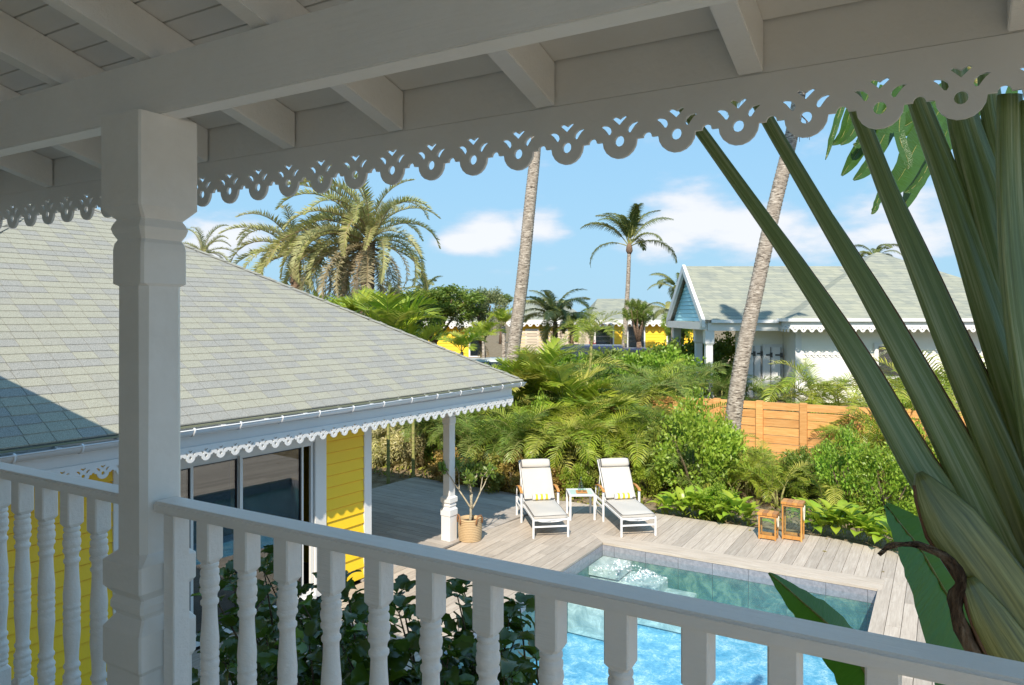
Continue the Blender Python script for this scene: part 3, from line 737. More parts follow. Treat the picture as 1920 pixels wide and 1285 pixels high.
gutter_run(b, (gc+.04, 11.88, -1.30), (-15, 11.88, -1.32), Vector((0, 1, 0)))
yb(b); b.tube([YL(gc+gr, .4, -1.343), YL(gc+gr, 11.95, -1.298)], .009, 6)
gt = b.build('gutter', M['gutter'], yh)
q = 3.1
while q < 11.9:
    b = MB(); zc = -1.345+.045*(q-.4)/11.5
    pts = [(gc+(gr+.007)*-math.cos(-math.pi*j/10), q, zc+(gr+.007)*math.sin(-math.pi*j/10)) for j in range(11)]+[(gc+gr+.004, q, zc+.012), (gc+gr-.02, q, zc+.02)]
    b.tube([YL(*p) for p in pts], .013, 6, flat=.5); b.build('gutter_bracket', M['gutter'], gt)
    b = MB(); b.box(gc-.09, gc-.03, q-.22, q-.19, zc+.005, zc+.035); b.box(gc-.1, gc+.03, q-.23, q-.18, zc+.0, zc+.008); yb(b).build('gutter_clip', M['gutter'], gt); q += .62
# porch post
pp = [(s, c*.6, (z+1.6)) for s, c, z in prof[:13]]
HT = 4.2-1.43-.003
pp += [(.0745, .012, HT-.6), (.082, .005, HT-.58), (.082, .005, HT-.48), (.0723, .006, HT-.45), (.0886, .008, HT-.42), (.0743, .006, HT-.39), (.100, .004, HT-.35), (.1, .004, HT)]
pp = [(s*1.12, c, z) for s, c, z in pp]
square_post(pp, M['trim'], 'porch_post', yh, loc=YL(-8.77, 10.72, DZ))
# ---------------------------------------------------------------- roofs and houses further off
def hip(b, x0, x1, y0, y1, ze, xr0, xr1, yr, zr_, m=0):
    E = [(x0, y0, ze), (x1, y0, ze), (x1, y1, ze), (x0, y1, ze)]; a, c = (xr0, yr, zr_), (xr1, yr, zr_)
    b.face([E[0], E[1], c, a], m); b.face([E[1], E[2], c], m); b.face([E[2], E[3], a, c], m); b.face([E[3], E[0], a], m)
def roofmat():
    m = Mat('far_shingles', .9, .2); co = m.coord((1, 1, 1))
    br = m.n('ShaderNodeTexBrick'); br.inputs['Scale'].default_value = 1; br.inputs['Brick Width'].default_value = .34; br.inputs['Row Height'].default_value = .11; br.inputs['Mortar Size'].default_value = .006
    br.inputs['Color1'].default_value = (.30, .31, .26, 1); br.inputs['Color2'].default_value = (.21, .23, .21, 1); br.inputs['Mortar'].default_value = (.15, .16, .16, 1)
    cb = m.n('ShaderNodeCombineXYZ'); sx = m.n('ShaderNodeSeparateXYZ'); m.l(co, sx.inputs[0]); m.l(m.math('ADD', sx.outputs[0], sx.outputs[1]), cb.inputs[0]); m.l(sx.outputs[2], cb.inputs[1]); m.l(cb.outputs[0], br.inputs[0])
    big = m.ramp(m.noise(m.coord((1, 1, 3)), 1.3, 4), [(.4, (0, 0, 0)), (.6, (1, 1, 1))])
    m.col(m.mix(m.math('MULTIPLY', big, .35), br.outputs[0], (.36, .36, .27))); m.bump(br.outputs['Fac'], .01, .5); return m.m
M['farroof'] = roofmat()
# white house on the right
GW = -3.2
wh = thing('white_house', 'white clapboard house with turquoise gable, porch columns and pale green shingle roof beyond the fence', 'house', (9, 28, GW))
def wb(b): b.v = [(x-9, y-28, z-GW) for x, y, z in b.v]; return b
b = MB()   # wing roof, a gable running along X
X0, X1, Y0, Y1, ZE, ZR = 7.1, 13.5, 27.0, 33.2, -.17, 2.02; YM = 30.1
b.face([(X0, Y0, ZE), (X1, Y0, ZE), (X1, YM, ZR), (X0, YM, ZR)]); b.face([(X1, Y1, ZE), (X0, Y1, ZE), (X0, YM, ZR), (X1, YM, ZR)])
b.face([(X0, YM, ZR-.07), (X1, YM, ZR-.07), (X1, Y0, ZE-.07), (X0, Y0, ZE-.07)]); b.face([(X0, Y1, ZE-.07), (X1, Y1, ZE-.07), (X1, YM, ZR-.07), (X0, YM, ZR-.07)])
wroof = wb(b).build('roof', M['farroof'], wh)
b = MB(); hip(b, 9.85, 20.6, 26.05, 35.2, -.12, 15.1, 15.2, 30.5, 2.62); wb(b).build('roof', M['farroof'], wh)
# rake boards of the gable
def slab(b, pts, n, t):
    n = Vector(n)*t; q = [Vector(p) for p in pts]; i = len(b.v); b.v += [tuple(p) for p in q]+[tuple(p+n) for p in q]
    b.f.append(tuple(range(i+3, i-1, -1))); b.f.append(tuple(range(i+4, i+8)))
    for k in range(4): l = (k+1) % 4; b.f.append((i+k, i+l, i+4+l, i+4+k))
    b.m += [0]*6; b.sm += [False]*6
for (ya, za, yb_, zb_) in ((Y0-.03, ZE, YM, ZR), (Y1+.03, ZE, YM, ZR)):
    b = MB(); slab(b, [(X0-.14, ya, za-.26), (X0-.14, yb_, zb_-.26), (X0-.14, yb_, zb_+.06), (X0-.14, ya, za+.03)], (1, 0, 0), .12); wb(b).build('rake_board', M['trim'], wh)
# turquoise gable boards (each one)
z = ZE-.05
while z < ZR-.35:
    z1 = z+.16; f0 = (z-ZE)/(ZR-ZE); f1 = (z1-ZE)/(ZR-ZE)
    b = MB(); ya, yc = Y0+.35+(YM-Y0)*max(0, f0), Y1-.35-(Y1-YM)*max(0, f0); yd, ye = Y0+.35+(YM-Y0)*max(0, f1), Y1-.35-(Y1-YM)*max(0, f1)
    if ye <= yd: break
    rows = [[(X0+.12, yc, z), (X0+.15, yc, z), (X0+.15, ya, z), (X0+.12, ya, z)], [(X0+.145, ye, z1-.01), (X0+.16, ye, z1-.01), (X0+.16, yd, z1-.01), (X0+.145, yd, z1-.01)]]
    b.grid(rows, 0, False, True, True); wb(b).build('gable_board', M['cyan'], wh); z = z1
b = MB(); b.box(X0-.13, X0+.1, Y0+.12, Y1-.12, -.52, -.24); b.box(X0+.1, 9.9, Y0+.05, Y0+.2, -.56, -.25); wb(b).build('porch_beam', M['trim'], wh)
b = MB(); b.box(X0+.1, 14, Y0+.2, Y1-.2, -.28, -.26); wb(b).build('porch_ceiling', M['trim'], wh)
for x, y in ((7.28, 27.25), (7.4, 29.2), (7.35, 32.9)):
    square_post([(.17, .01, 0), (.17, .01, .3), (.13, .02, .36), (.13, .02, 2.1), (.17, .01, 2.18), (.17, .01, 2.66)], M['trim'], 'porch_column', wh, loc=(x-9, y-28, 0))
wwall = MB(); wwall.box(8.6, 13, 28.2, 28.35, GW, -.27); wwall.box(10.5, 20, 26.9, 27.02, GW, -.2); wwall.box(10.38, 10.5, 26.9, 28.3, GW, -.2)
wwl = wb(wwall).build('wall', M['cream'], wh)
z = GW+.02
while z < -.35:
    for (xa, xb, y) in ((8.6, 10.36, 28.2), (10.5, 20, 26.9)):
        b = MB(); b.grid([[(x, y, z), (x, y-.028, z), (x, y-.008, z+.15), (x, y, z+.15)] for x in (xa, xb)], 0, False, True, True); wb(b).build('siding_board', M['cream'], wwl)
    z += .16
b = MB(); b.box(10.34, 10.56, 26.84, 26.898, GW, -.25); wb(b).build('corner_board', M['trim'], wh)
b = MB(); b.box(X0+.2, 9.75, Y0-.12, Y0-.01, -.27, -.15); wb(b).build('gutter', M['gutter'], wh)
b = MB(); b.box(9.72, 20.7, 25.93, 26.04, -.21, -.1); b.box(9.72, 9.84, 26.04, 27.1, -.21, -.1); wb(b).build('gutter', M['gutter'], wh)
b = MB(); b.box(9.86, 20.6, 26.06, 26.1, -.42, -.15); b.box(9.86, 9.9, 26.1, 27.0, -.42, -.15); wb(b).build('fascia_board', M['trim'], wh)
me = lace_mesh('lace_trim', 36, .3, .3, .03, seg=6); me.materials.append(M['trim']); link('lace_trim', me, wh, loc=(9.86-9, 26.04-28, -.42-.08-GW))
me = lace_mesh('lace_trim', 4, .3, .3, .03, seg=6); me.materials.append(M['trim']); link('lace_trim', me, wh, loc=(9.84-9, 26.05-28, -.42-.08-GW), rot=(0, 0, R(90)))
b = MB(); b.box(10.2, 17, 26.86, 26.9, GW+1.18, GW+1.2); wb(b)
def shutter(x, y, w, rot, z0=.45, z1=2.0):
    b = MB(); MM = Matrix.Translation((x-9, y-28, 0)) @ Matrix.Rotation(rot, 4, 'Z')
    b.box(0, w, -.03, .01, z0, z1, 0, MM); b.box(.03, w-.03, -.04, -.03, z0+.05, z1-.05, 0, MM)
    s = b.build('shutter', M['trim'], wh)
    b = MB()
    for zz in (z1-.3, z0+.3): b.box(w*.42, w+.05, -.055, -.042, zz-.03, zz+.03, 0, MM); b.box(w-.03, w+.07, -.06, -.045, zz-.09, zz+.09, 0, MM)
    b.box(w-.005, w+.012, -.05, -.02, z0, z1, 0, MM); b.build('hinge', M['iron'], s)
for x, w, rt in ((8.0+.66, .28, 0), (8.98, .26, -.5), (9.24, .26, 0)): shutter(x, 28.13, w, rt, .1, 2.05)
for x, w, rt, z0 in ((9.56, .3, 0, .1), (9.9, .34, -.35, .1)): shutter(x, 28.1, w, rt, z0, 2.0)
b = MB(); b.box(9.6, 10.34, 28.12, 28.17, GW, GW+2.1); wb(b).build('door', M['trim'], wh)
# window in the front wall of the main block
b = MB(); b.box(13.2, 14.8, 26.8, 26.868, GW+.9, GW+2.2); fw = wb(b).build('window', M['trim'], wh)
b = MB(); b.box(13.35, 14.65, 26.78, 26.797, GW+1.0, GW+2.08); wb(b).build('pane', M['darkglass'], fw)
me = lace_mesh('window_hood', 8, .22, .5, .03, seg=6); me.materials.append(M['trim']); link('window_hood', me, wh, loc=(10.7-9, 26.84-28, 1.75))
b = MB(); b.box(10.7, 12.4, 26.8, 26.868, GW+.7, GW+1.66); fw = wb(b).build('window', M['trim'], wh)
b = MB(); b.box(10.82, 12.28, 26.78, 26.797, GW+.8, GW+1.55); wb(b).build('pane', M['trim'], fw)
# three yellow houses far behind
def far_house(label, x0, x1, y, ze, rx0, rx1, zr_, wins, dep=8):
    t = thing('distant_house', label, 'house', ((x0+x1)/2, y, -3.3), 0, 'yellow houses behind the garden')
    cx = (x0+x1)/2
    def lb(b): b.v = [(x-cx, yy-y, z+3.3) for x, yy, z in b.v]; return b
    b = MB(); hip(b, x0, x1, y-.5, y+dep, ze, rx0, rx1, y+dep/2, zr_); lb(b).build('roof', M['farroof'], t)
    b = MB(); b.box(x0+.6, x1-.6, y, y+.2, -3.3, ze-.1); w = lb(b).build('wall', M['yellow'], t)
    b = MB(); b.box(x0+.02, x1-.02, y-.52, y-.45, ze-.3, ze); lb(b).build('fascia_board', M['trim'], t)
    n_ = int((x1-x0)/.45); me = lace_mesh('lace_trim', n_, (x1-x0)/n_, .1, .04, seg=5); me.materials.append(M['trim']); link('lace_trim', me, t, loc=(x0-cx, -.53, ze-.32+3.3))
    z = -3.2
    while z < ze-.4:
        b = MB(); b.grid([[(x, y, z), (x, y-.04, z), (x, y-.01, z+.2), (x, y, z+.2)] for x in (x0+.6, x1-.6)], 0, False, True, True); lb(b).build('siding_board', M['yellow'], w); z += .21
    for wx, ww, hh in wins:
        b = MB(); b.box(wx-.1, wx+ww+.1, y-.1, y-.042, -2.6, -2.6+hh); f = lb(b).build('window', M['trim'], t)
        b = MB(); b.box(wx, wx+ww, y-.12, y-.102, -2.5, -2.7+hh); lb(b).build('pane', M['darkglass'], f)
    return t
far_house('yellow house with long grey roof directly above the tip of the shingled roof', -9.5, -1.2, 46, -.35, -7, -3.6, 1.5, [(-2.6, .6, 1.8)])
far_house('yellow house with grey roof between the leaning palm trunk and the bushy palms', -.4, 5.2, 50, -.28, 1.2, 3.6, 1.05, [(1, .7, 1.7), (3, .7, 1.7)])
far_house('yellow house with tall grey hip roof behind the slim coconut palm', 5.4, 13.4, 52, -.3, 6.5, 9.4, 1.28, [(5.9, 1.2, 1.9), (8.2, 1.1, 1.9), (11, 1, 1.9)])
# pale slatted gate screen and stone wall
sg = thing('slatted_screen', 'pale wooden slatted screen behind the leaning palm trunk', 'screen', (.2, 42, -3.3))
for k in range(9):
    b = MB(); b.box(-.3, 4.2, -.03, .03, 1.0+k*.16, 1.14+k*.16); b.build('slat', M['pale'], sg)
for x in (-.2, 2.2, 4.1):
    b = MB(); b.box(x-.06, x+.06, -.06, -.031, 0, 2.45); b.build('screen_post', M['pale'], sg)
sw = thing('stone_wall', 'low rubble stone wall under the pale slatted screen', 'wall', (2, 41.2, -3.3))
gv2 = random.Random(5); bb = MB(); bb.box(-3.6, 5, -.2, .2, 0, .95); bb.build('mortar', M['grout'], sw)
for k in range(5):
    x = -3.5
    while x < 4.8:
        w_ = gv2.uniform(.25, .5); b = MB(); b.box(x, x+w_-.03, -.24-gv2.uniform(0, .04), -.2, .02+k*.19, .02+k*.19+gv2.uniform(.14, .175)); b.build('stone', M['stone'], sw); x += w_
# ---------------------------------------------------------------- wooden fence
fe = thing('wooden_fence', 'orange brown horizontal board fence with square posts behind the garden planting', 'fence', (*fr(A1, -3, 21.5)[:2], -4.34), -A1)
fc = -3.0
def ftop(r): return -2.42 if r > -7.2 else -2.36
px_ = [-.0955*21.5, -.1532*21.5, -.2073*21.5]
xs_ = sorted([px_[2]-1.2*k for k in range(1, 7)]+px_+[px_[0]+1.25*k for k in range(1, 6)])
for x in xs_:
    b = MB(); b.box(x-.095-fc, x+.095-fc, -.1, .04, 0, 4.34-2.40); b.build('fence_post', M['fence'], fe, bevel=.006)
for a, c in zip(xs_, xs_[1:]):
    for k in range(8):
        hh = .215 if k else .2; z1 = 4.34-2.43-k*.232
        b = MB(); b.box(a+.0-fc+(.1 if k else .0), c-fc-(.1 if k else .0), -.02 if k else -.055, .02, z1-hh, z1); b.build('fence_board', M['fence'], fe)
# ---------------------------------------------------------------- loungers, table, towels
def lounger(loc, rz, label):
    t = thing('sun_lounger', label, 'sun lounger', loc, rz, 'white sun loungers by the pool')
    w = .335
    def bar(name, *boxes, m='gutter', bv=.004):
        b = MB()
        for x in boxes: b.box(*x)
        return b.build(name, M[m], t, bevel=bv)
    # x across, y from the foot (0) to the head, z up
    for s in (-1, 1):
        bar('leg', (s*w-.018, s*w+.018, .0, .04, 0, .37)); bar('side_rail', (s*w-.016, s*w+.016, .041, 1.80, .33, .37))
        b = MB(); b.tube([(s*w*.82, .02, .335), (s*w*.5, .02, .31), (0, .02, .30)], .012, 6); b.build('foot_brace', M['gutter'], t)
        bar('arm_post', (s*(w+.045)-.02, s*(w+.045)+.02, 1.08, 1.12, 0, .60)); bar('leg', (s*(w+.045)-.02, s*(w+.045)+.02, 1.66, 1.70, 0, .40))
        bar('arm_stay', (s*(w+.045)-.014, s*(w+.045)+.014, 1.121, 1.659, .26, .30))
        b = MB(); ys = [(1.05, .605), (1.12, .635), (1.3, .665), (1.48, .655), (1.62, .62)]
        rows = [[(s*(w+.045)-.028, y, z), (s*(w+.045)+.028, y, z), (s*(w+.045)+.028, y, z+.022), (s*(w+.045)-.028, y, z+.022)] for y, z in ys]
        b.grid(rows, 0, False, True, True); b.build('armrest', M['teak'], t, bevel=.005)
        b = MB(); b.tube([(s*(w+.045), 1.62, .615), (s*(w+.045), 1.67, .5), (s*(w+.045), 1.68, .40)], .014, 6); b.build('arm_stay', M['gutter'], t)
    bar('cross_bar', (-w+.019, w-.019, .005, .035, .20, .23)); bar('cross_bar', (-w+.019, w-.019, .005, .035, .325, .36)); bar('cross_bar', (-w+.02, w-.02, 1.1, 1.14, .33, .37))
    # sling frame of the back
    ang = R(50); hy, hz = 1.12, .40
    def bk(x, s_, n): return (x, hy+s_*math.cos(ang)-n*math.sin(ang), hz+s_*math.sin(ang)+n*math.cos(ang))
    for s in (-1, 1):
        b = MB(); b.tube([bk(s*(w-.02), 0, -.01), bk(s*(w-.02), .96, -.01)], .017, 6); b.build('back_frame', M['gutter'], t)
    b = MB(); b.tube([(w*.9, 1.62, .9), (w*.9, 1.72, .38)], .01, 5); b.tube([(-w*.9, 1.62, .9), (-w*.9, 1.72, .38)], .01, 5); b.build('back_prop', M['gutter'], t)
    def pad(name, fn, L, th, wd):
        b = MB(); nx, ny = 10, 14; rows = []
        for j in range(ny+1):
            v = j/ny; row = []
            for i in range(nx+1):
                u_ = i/nx*2-1; e = (1-abs(u_)**8)*(1-abs(v*2-1)**12)
                row.append(fn(u_*wd, v*L, th*(.62+.38*e)+.004*math.sin(9*v+3*u_)))
            rows.append(row)
        b.grid(rows, 0, True)
        low = [[fn((i/nx*2-1)*wd, j/ny*L, 0) for i in range(nx+1)] for j in range(ny+1)]; b.grid(low, 0, True)
        per = lambda g: g[0]+[g[j][-1] for j in range(1, ny+1)]+g[-1][-2::-1]+[g[j][0] for j in range(ny-1, 0, -1)]
        b.grid([per(low), per(rows)], 0, True, True)
        o = b.build(name, M['cushion'], t)
        b = MB(); b.tube(per(rows)+[per(rows)[0]], .005, 5, caps=False); b.build('piping', M['piping'], o)
        return o
    pad('seat_cushion', lambda x, y, z: (x, y+.0, .372+z), 1.16, .085, .32)
    pad('back_cushion', lambda x, y, z: bk(x, y+.05, z+.012), .90, .07, .315)
    b = MB(); rows = []
    for j in range(13):
        x = -.30+.6*j/12; e = .86+.14*(1-abs(j/6-1)**6)
        rows.append([bk(x, .83+.085*e*math.cos(a)*1.15, .105+.058*e*math.sin(a)) for a in [2*math.pi*q/14 for q in range(14)]])
    b.grid(rows, 0, True, True, True); o = b.build('headrest', M['cushion'], t)
    b = MB()
    for xx in (-.3, .3): b.tube([bk(xx, .83+.086*1.0*math.cos(2*math.pi*q/14), .105+.05*math.sin(2*math.pi*q/14)) for q in range(15)], .005, 5, caps=False)
    b.build('piping', M['piping'], o)
    return t
def towel(loc, rz, label):
    t = thing('rolled_towel', label, 'towel', loc, rz, 'yellow and white striped rolled towels')
    n = 7; L = .36
    for k in range(n):
        x0, x1 = -L/2+L*k/n, -L/2+L*(k+1)/n; b = MB(); rows = []
        for x in (x0, x0+.004, x1-.004, x1):
            rr = .062 if x in (x0, x1) else .065
            rows.append([(x, rr*math.cos(2*math.pi*q/18), rr*.9*math.sin(2*math.pi*q/18)) for q in range(18)])
        b.grid(rows, 0, True, True, True); b.build('stripe', M['towelY' if k % 2 else 'towelW'], t)
    return t
LZ = R(10.5)
fl1 = gnd(999.4, 1010.6); fr1 = gnd(1066.6, 1008); fl2 = gnd(1164, 1007); fr2 = gnd(1231, 1006.4)
for (a, c, lab, lt) in ((fl1, fr1, 'white sun lounger with cream cushion nearest the potted tree, its headrest corner in shadow', 'striped rolled towel on the lounger nearest the potted tree'), (fl2, fr2, 'white sun lounger with cream cushion standing to the right of the small glass table', 'striped rolled towel on the lounger to the right of the glass table')):
    m_ = (a+c)/2; lounger(m_, LZ*.85, lab)
    q = m_+Matrix.Rotation(LZ*.85, 3, 'Z') @ Vector((.02, 1.03, .525)); towel(q, LZ*.85, lt)
tq = (gnd(1068.8, 977)+gnd(1115.6, 975.5))/2
t = thing('side_table', 'small square white table with pale green glass top between the two loungers', 'table', tq, R(3))
for x in (-.25, .25):
    for y in (.02, .55): b = MB(); b.box(x-.02, x+.02, y-.02, y+.02, 0, .49); b.build('leg', M['gutter'], t, bevel=.003)
for bx in ((-.27, .27, 0, .05), (-.27, .27, .52, .57), (-.27, -.22, .051, .519), (.22, .27, .051, .519)):
    b = MB(); b.box(bx[0], bx[1], bx[2], bx[3], .491, .525); b.build('rim', M['gutter'], t, bevel=.003)
b = MB(); b.box(-.218, .218, .053, .517, .505, .52); b.build('table_top', M['frost'], t)
tb = tq+Vector((0, .2, .526))
o = MB(); o.box(-.11, .11, -.07, .07, 0, .012); o.box(-.115, .115, -.078, -.07, 0, .03); o.box(-.115, .115, .07, .078, 0, .03)
o = o.build('tray', M['teakd'], loc=tb+Vector((0, 0, 0))); o['label'] = 'small dark tray on the glass table holding glasses'; o['category'] = 'tray'
for k, dx in enumerate((-.05, .055)):
    b = MB(); b.lathe([(.028, 0), (.032, .06), (.034, .085), (.031, .085), (.029, .06), (.02, .008)], 14); o = b.build('drinking_glass', M['glass'], loc=tb+Vector((dx, -.0, .0125)))
    o['label'] = 'clear tumbler at the %s end of the small dark tray' % ('left' if k == 0 else 'right'); o['category'] = 'glass'; o['group'] = 'tumblers on the tray'
b = MB(); b.lathe([(.045, 0), (.06, .01), (.062, .03), (.055, .08), (.038, .14), (.022, .2), (.016, .25), (.018, .29), (.015, .29), (.012, .24), (.035, .13), (.055, .03), (.04, .006)], 18)
o = b.build('carafe', M['glass'], loc=tb+Vector((.0, .13, .001))); o['label'] = 'clear glass carafe with narrow neck standing behind the tray on the side table'; o['category'] = 'carafe'
# ---------------------------------------------------------------- lanterns
def lantern(loc, w, d, h, label):
    t = thing('lantern', label, 'lantern', loc, -A1, 'wooden lanterns on the deck'); s = .028; hh = h-.05
    for x in (0, w-s):
        for y in (0, d-s): b = MB(); b.box(x, x+s, y, y+s, 0, hh); b.build('post', M['teak'], t, bevel=.002)
    for (z0, z1) in ((.02, .085), (hh-.035, hh)):
        b = MB(); b.box(s+.0005, w-s-.0005, .004, s-.004, z0, z1); b.box(s+.0005, w-s-.0005, d-s+.004, d-.004, z0, z1); b.box(.004, s-.004, s+.0005, d-s-.0005, z0, z1); b.box(w-s+.004, w-.004, s+.0005, d-s-.0005, z0, z1); b.build('rail', M['teak'], t)
    n = 4
    for k in range(n):
        b = MB(); b.box(s+(w-2*s)*k/n+.001, s+(w-2*s)*(k+1)/n-.001, s, d-s, .03, .045); b.build('bottom_slat', M['teakd'], t)
    for k in range(n):
        b = MB(); b.box(-.015+(w+.03)*k/n+.001, -.015+(w+.03)*(k+1)/n-.001, -.015, d+.015, hh+.001, h); b.build('roof_slat', M['teakd' if (k % 2) else 'teak'], t, bevel=.003)
    for bx in ((s, w-s, .012, .015), (s, w-s, d-.015, d-.012)):
        b = MB(); b.box(*bx, .086, hh-.036); b.build('pane', M['glass'], t)
    for bx in ((.012, .015, s, d-s), (w-.015, w-.012, s, d-s)):
        b = MB(); b.box(*bx, .086, hh-.036); b.build('pane', M['glass'], t)
    pts = [(w+.012, d/2+.08*math.cos(a), hh-.03-.26*h/.7*math.sin(a)) for a in [math.pi*j/10 for j in range(11)]]
    b = MB(); b.tube(pts, .009, 6); b.build('rope_handle', M['rope'], t)
    pts = [(-.012, d/2+.08*math.cos(a), hh-.03-.26*h/.7*math.sin(a)) for a in [math.pi*j/10 for j in range(11)]]
    b = MB(); b.tube(pts, .009, 6); b.build('rope_handle', M['rope'], t)
lantern(gnd(1421.7, 1010.3), .32, .24, .5, 'shorter of the two wooden lanterns with glass sides at the planting edge')
lantern(gnd(1465.8, 1011.2), .36, .27, .71, 'taller of the two wooden lanterns with glass sides at the planting edge')
# ---------------------------------------------------------------- potted tree
tp = gnd(881.5, 1012); tp.z = DZ
t = thing('potted_tree', 'small pale stemmed tree in a woven seagrass basket beside the porch post', 'potted tree', tp)
b = MB(); prof_b = []
for k in range(13): z = .0+.031*k; prof_b += [(.195+.016*math.sin(k*.25), z), (.213+.012*math.sin(k*.25), z+.008), (.213+.012*math.sin(k*.25), z+.022)]
b.lathe(prof_b+[(.205, .41), (.185, .405), (.18, .33)], 28, caps=False); b.lathe([(.0, .002), (.19, .002)], 28, caps=False)
bk_ = b.build('basket', M['basket'], t)
b = MB(); b.lathe([(.001, .345), (.1, .35), (.19, .34)], 16, caps=False); b.build('soil', M['soil'], t)
for a in (R(200), R(-35)):
    b = MB(); c = Vector((math.cos(a), math.sin(a), 0)); sd = Vector((-c.y, c.x, 0)); b.tube([c*.215+sd*.09+Vector((0, 0, .33)), c*.222+sd*.085+Vector((0, 0, .42)), c*.222+sd*.04+Vector((0, 0, .48)), c*.222-sd*.04+Vector((0, 0, .48)), c*.222-sd*.085+Vector((0, 0, .42)), c*.215-sd*.09+Vector((0, 0, .33))], .016, 7); b.build('handle', M['leather'], bk_)
br = MB(); rr = random.Random(12); tips = []
def grow(p, d, L, r, lev):
    pts = [p]; q = p.copy()
    for k in range(4):
        d = (d+Vector((rr.uniform(-.12, .12), rr.uniform(-.12, .12), .06))).normalized(); q = q+d*L/4; pts.append(q.copy())
    br.tube(pts, [r*(1-.3*k/4) for k in range(5)], 7)
    if lev == 0: tips.append((q, d)); return
    for k in range(2 if lev < 3 else 3):
        a = rr.uniform(0, 6.28); nd = (d*.9+Vector((math.cos(a), math.sin(a), .15))*.62).normalized(); grow(q, nd, L*rr.uniform(.62, .82), r*.62, lev-1)
grow(Vector((0, 0, .33)), Vector((.1, 0, 1)), .26, .03, 0); tips.clear()
for d_, L_ in ((Vector((-.65, 0, .8)), .42), (Vector((.65, .15, .8)), .36), (Vector((.0, -.3, 1)), .3), (Vector((-.2, .4, .9)), .34)): grow(Vector((.03, 0, .57)), d_.normalized(), L_, .019, 2)
br.build('trunk', M['twig'], t)
def leaf_pts(b, p, d, n, L, w, m=0, curl=.15, folds=True):
    """one lanceolate leaf from p along d with face normal n"""
    s = d.cross(n).normalized(); nn = s.cross(d)
    q = [p, p+d*L*.35+s*w+nn*curl*L*.3, p+d*L*.7+s*w*.8+nn*curl*L*.15, p+d*L-nn*curl*L*.4, p+d*L*.7-s*w*.8+nn*curl*L*.15, p+d*L*.35-s*w+nn*curl*L*.3, p+d*L*.5]
    i = len(b.v); b.v += [tuple(x) for x in q]
    for f in ((0, 1, 6), (1, 2, 6), (2, 3, 6), (3, 4, 6), (4, 5, 6), (5, 0, 6)): b.f.append(tuple(i+k for k in f)); b.m.append(m); b.sm.append(True)
def diamond(b, p, d, n, L, w, m=0):
    s = d.cross(n).normalized(); i = len(b.v); h = s.cross(d)
    b.v += [tuple(p), tuple(p+d*L*.45+s*w+h*L*.06), tuple(p+d*L), tuple(p+d*L*.45-s*w+h*L*.06)]
    b.f += [(i, i+1, i+2), (i, i+2, i+3)]; b.m += [m]*2; b.sm += [False]*2
def rdir(r_, up=0):
    while True:
        v = Vector((r_.uniform(-1, 1), r_.uniform(-1, 1), r_.uniform(-1, 1)))
        if .05 < v.length < 1: break
    v.normalize(); v.z += up; return v.normalized()
b = MB()
for q, d in tips:
    for k in range(17):
        v = (d*.4+rdir(rr, .25)).normalized(); leaf_pts(b, q+v*.01-d*rr.uniform(0, .12), v, rdir(rr, .8), rr.uniform(.09, .16), .026)
b.build('crown', M['mid'], t)
# ---------------------------------------------------------------- palms
def frond_mesh(name, mats, L, n, ll, lw, up, arch, droop, seed, vee=.35, pet=.12, base_r=.014, twist=.0, ragged=0, segs=10, jit=.06):
    """a pinnate frond: base at the origin, leaves along +X at elevation up, bends down by arch (radians)"""
    r_ = random.Random(seed); b = MB(); pts = []; p = Vector((0, 0, 0)); st = L/segs; tans = []
    for k in range(segs+1):
        a = up-arch*(k/segs)**1.35; pts.append(p.copy()); tv = Vector((math.cos(a), .0, math.sin(a))); tans.append(tv); p = p+tv*st
    sway = r_.uniform(-.12, .12)
    for k, q in enumerate(pts): q.y += sway*L*(k/segs)**2
    b.tube(pts, [base_r*(1-.8*k/segs) for k in range(segs+1)], 5, 1, False)
    for k in range(n):
        f = pet+(1-pet)*(k+.5)/n; x = f*segs; i = min(int(x), segs-1); q = pts[i].lerp(pts[i+1], x-i); tv = tans[i]
        env = (math.sin(math.pi*min(1, (f-pet)/(1-pet)*.82+.14)))**.7
        for s in (-1, 1):
            if ragged and r_.random() < ragged: continue
            l_ = ll*env*r_.uniform(.85, 1.1); fw = .45+.65*f
            side = Vector((0, s, 0)); upv = tv.cross(Vector((0, 1, 0))).normalized()*-1
            if upv.z < 0: upv = -upv
            d = (tv*fw+side*1.0+upv*(vee*r_.uniform(.4, 1.5))+rdir(r_)*jit).normalized()
            w_ = lw*r_.uniform(.8, 1.2)
            wv = tv.cross(d).cross(d).normalized()*-1
            wv = (tv-d*tv.dot(d)).normalized()
            p1 = q+d*l_*.5; d2 = (d+Vector((0, 0, -droop*r_.uniform(.6, 1.4)))).normalized(); p2 = p1+d2*l_*.5
            j = len(b.v)
            b.v += [tuple(q-wv*w_*.4), tuple(q+wv*w_*.4), tuple(p1+wv*w_*.5), tuple(p1-wv*w_*.5), tuple(p2)]
            b.f += [(j, j+1, j+2, j+3), (j+3, j+2, j+4)]; b.m += [0, 0]; b.sm += [False, False]
    return b.mesh(name, mats)
FR = {}
def frs(key, mats, cnt, **k):
    FR[key] = [frond_mesh('frond', mats, seed=hash_(key)+i, **{a: (v(i) if callable(v) else v) for a, v in k.items()}) for i in range(cnt)]
def hash_(s): return sum(ord(c)*(i+3) for i, c in enumerate(s))
frs('areca', [M['areca'], M['cane']], 6, L=1.5, n=26, ll=.42, lw=.022, up=lambda i: 1.25-.06*i, arch=lambda i: 1.3+.28*i, droop=.45, vee=.5, base_r=.011)
frs('arecag', [M['arecag'], M['cane']], 6, L=1.6, n=26, ll=.44, lw=.022, up=lambda i: 1.25-.06*i, arch=lambda i: 1.2+.28*i, droop=.45, vee=.45, base_r=.011)
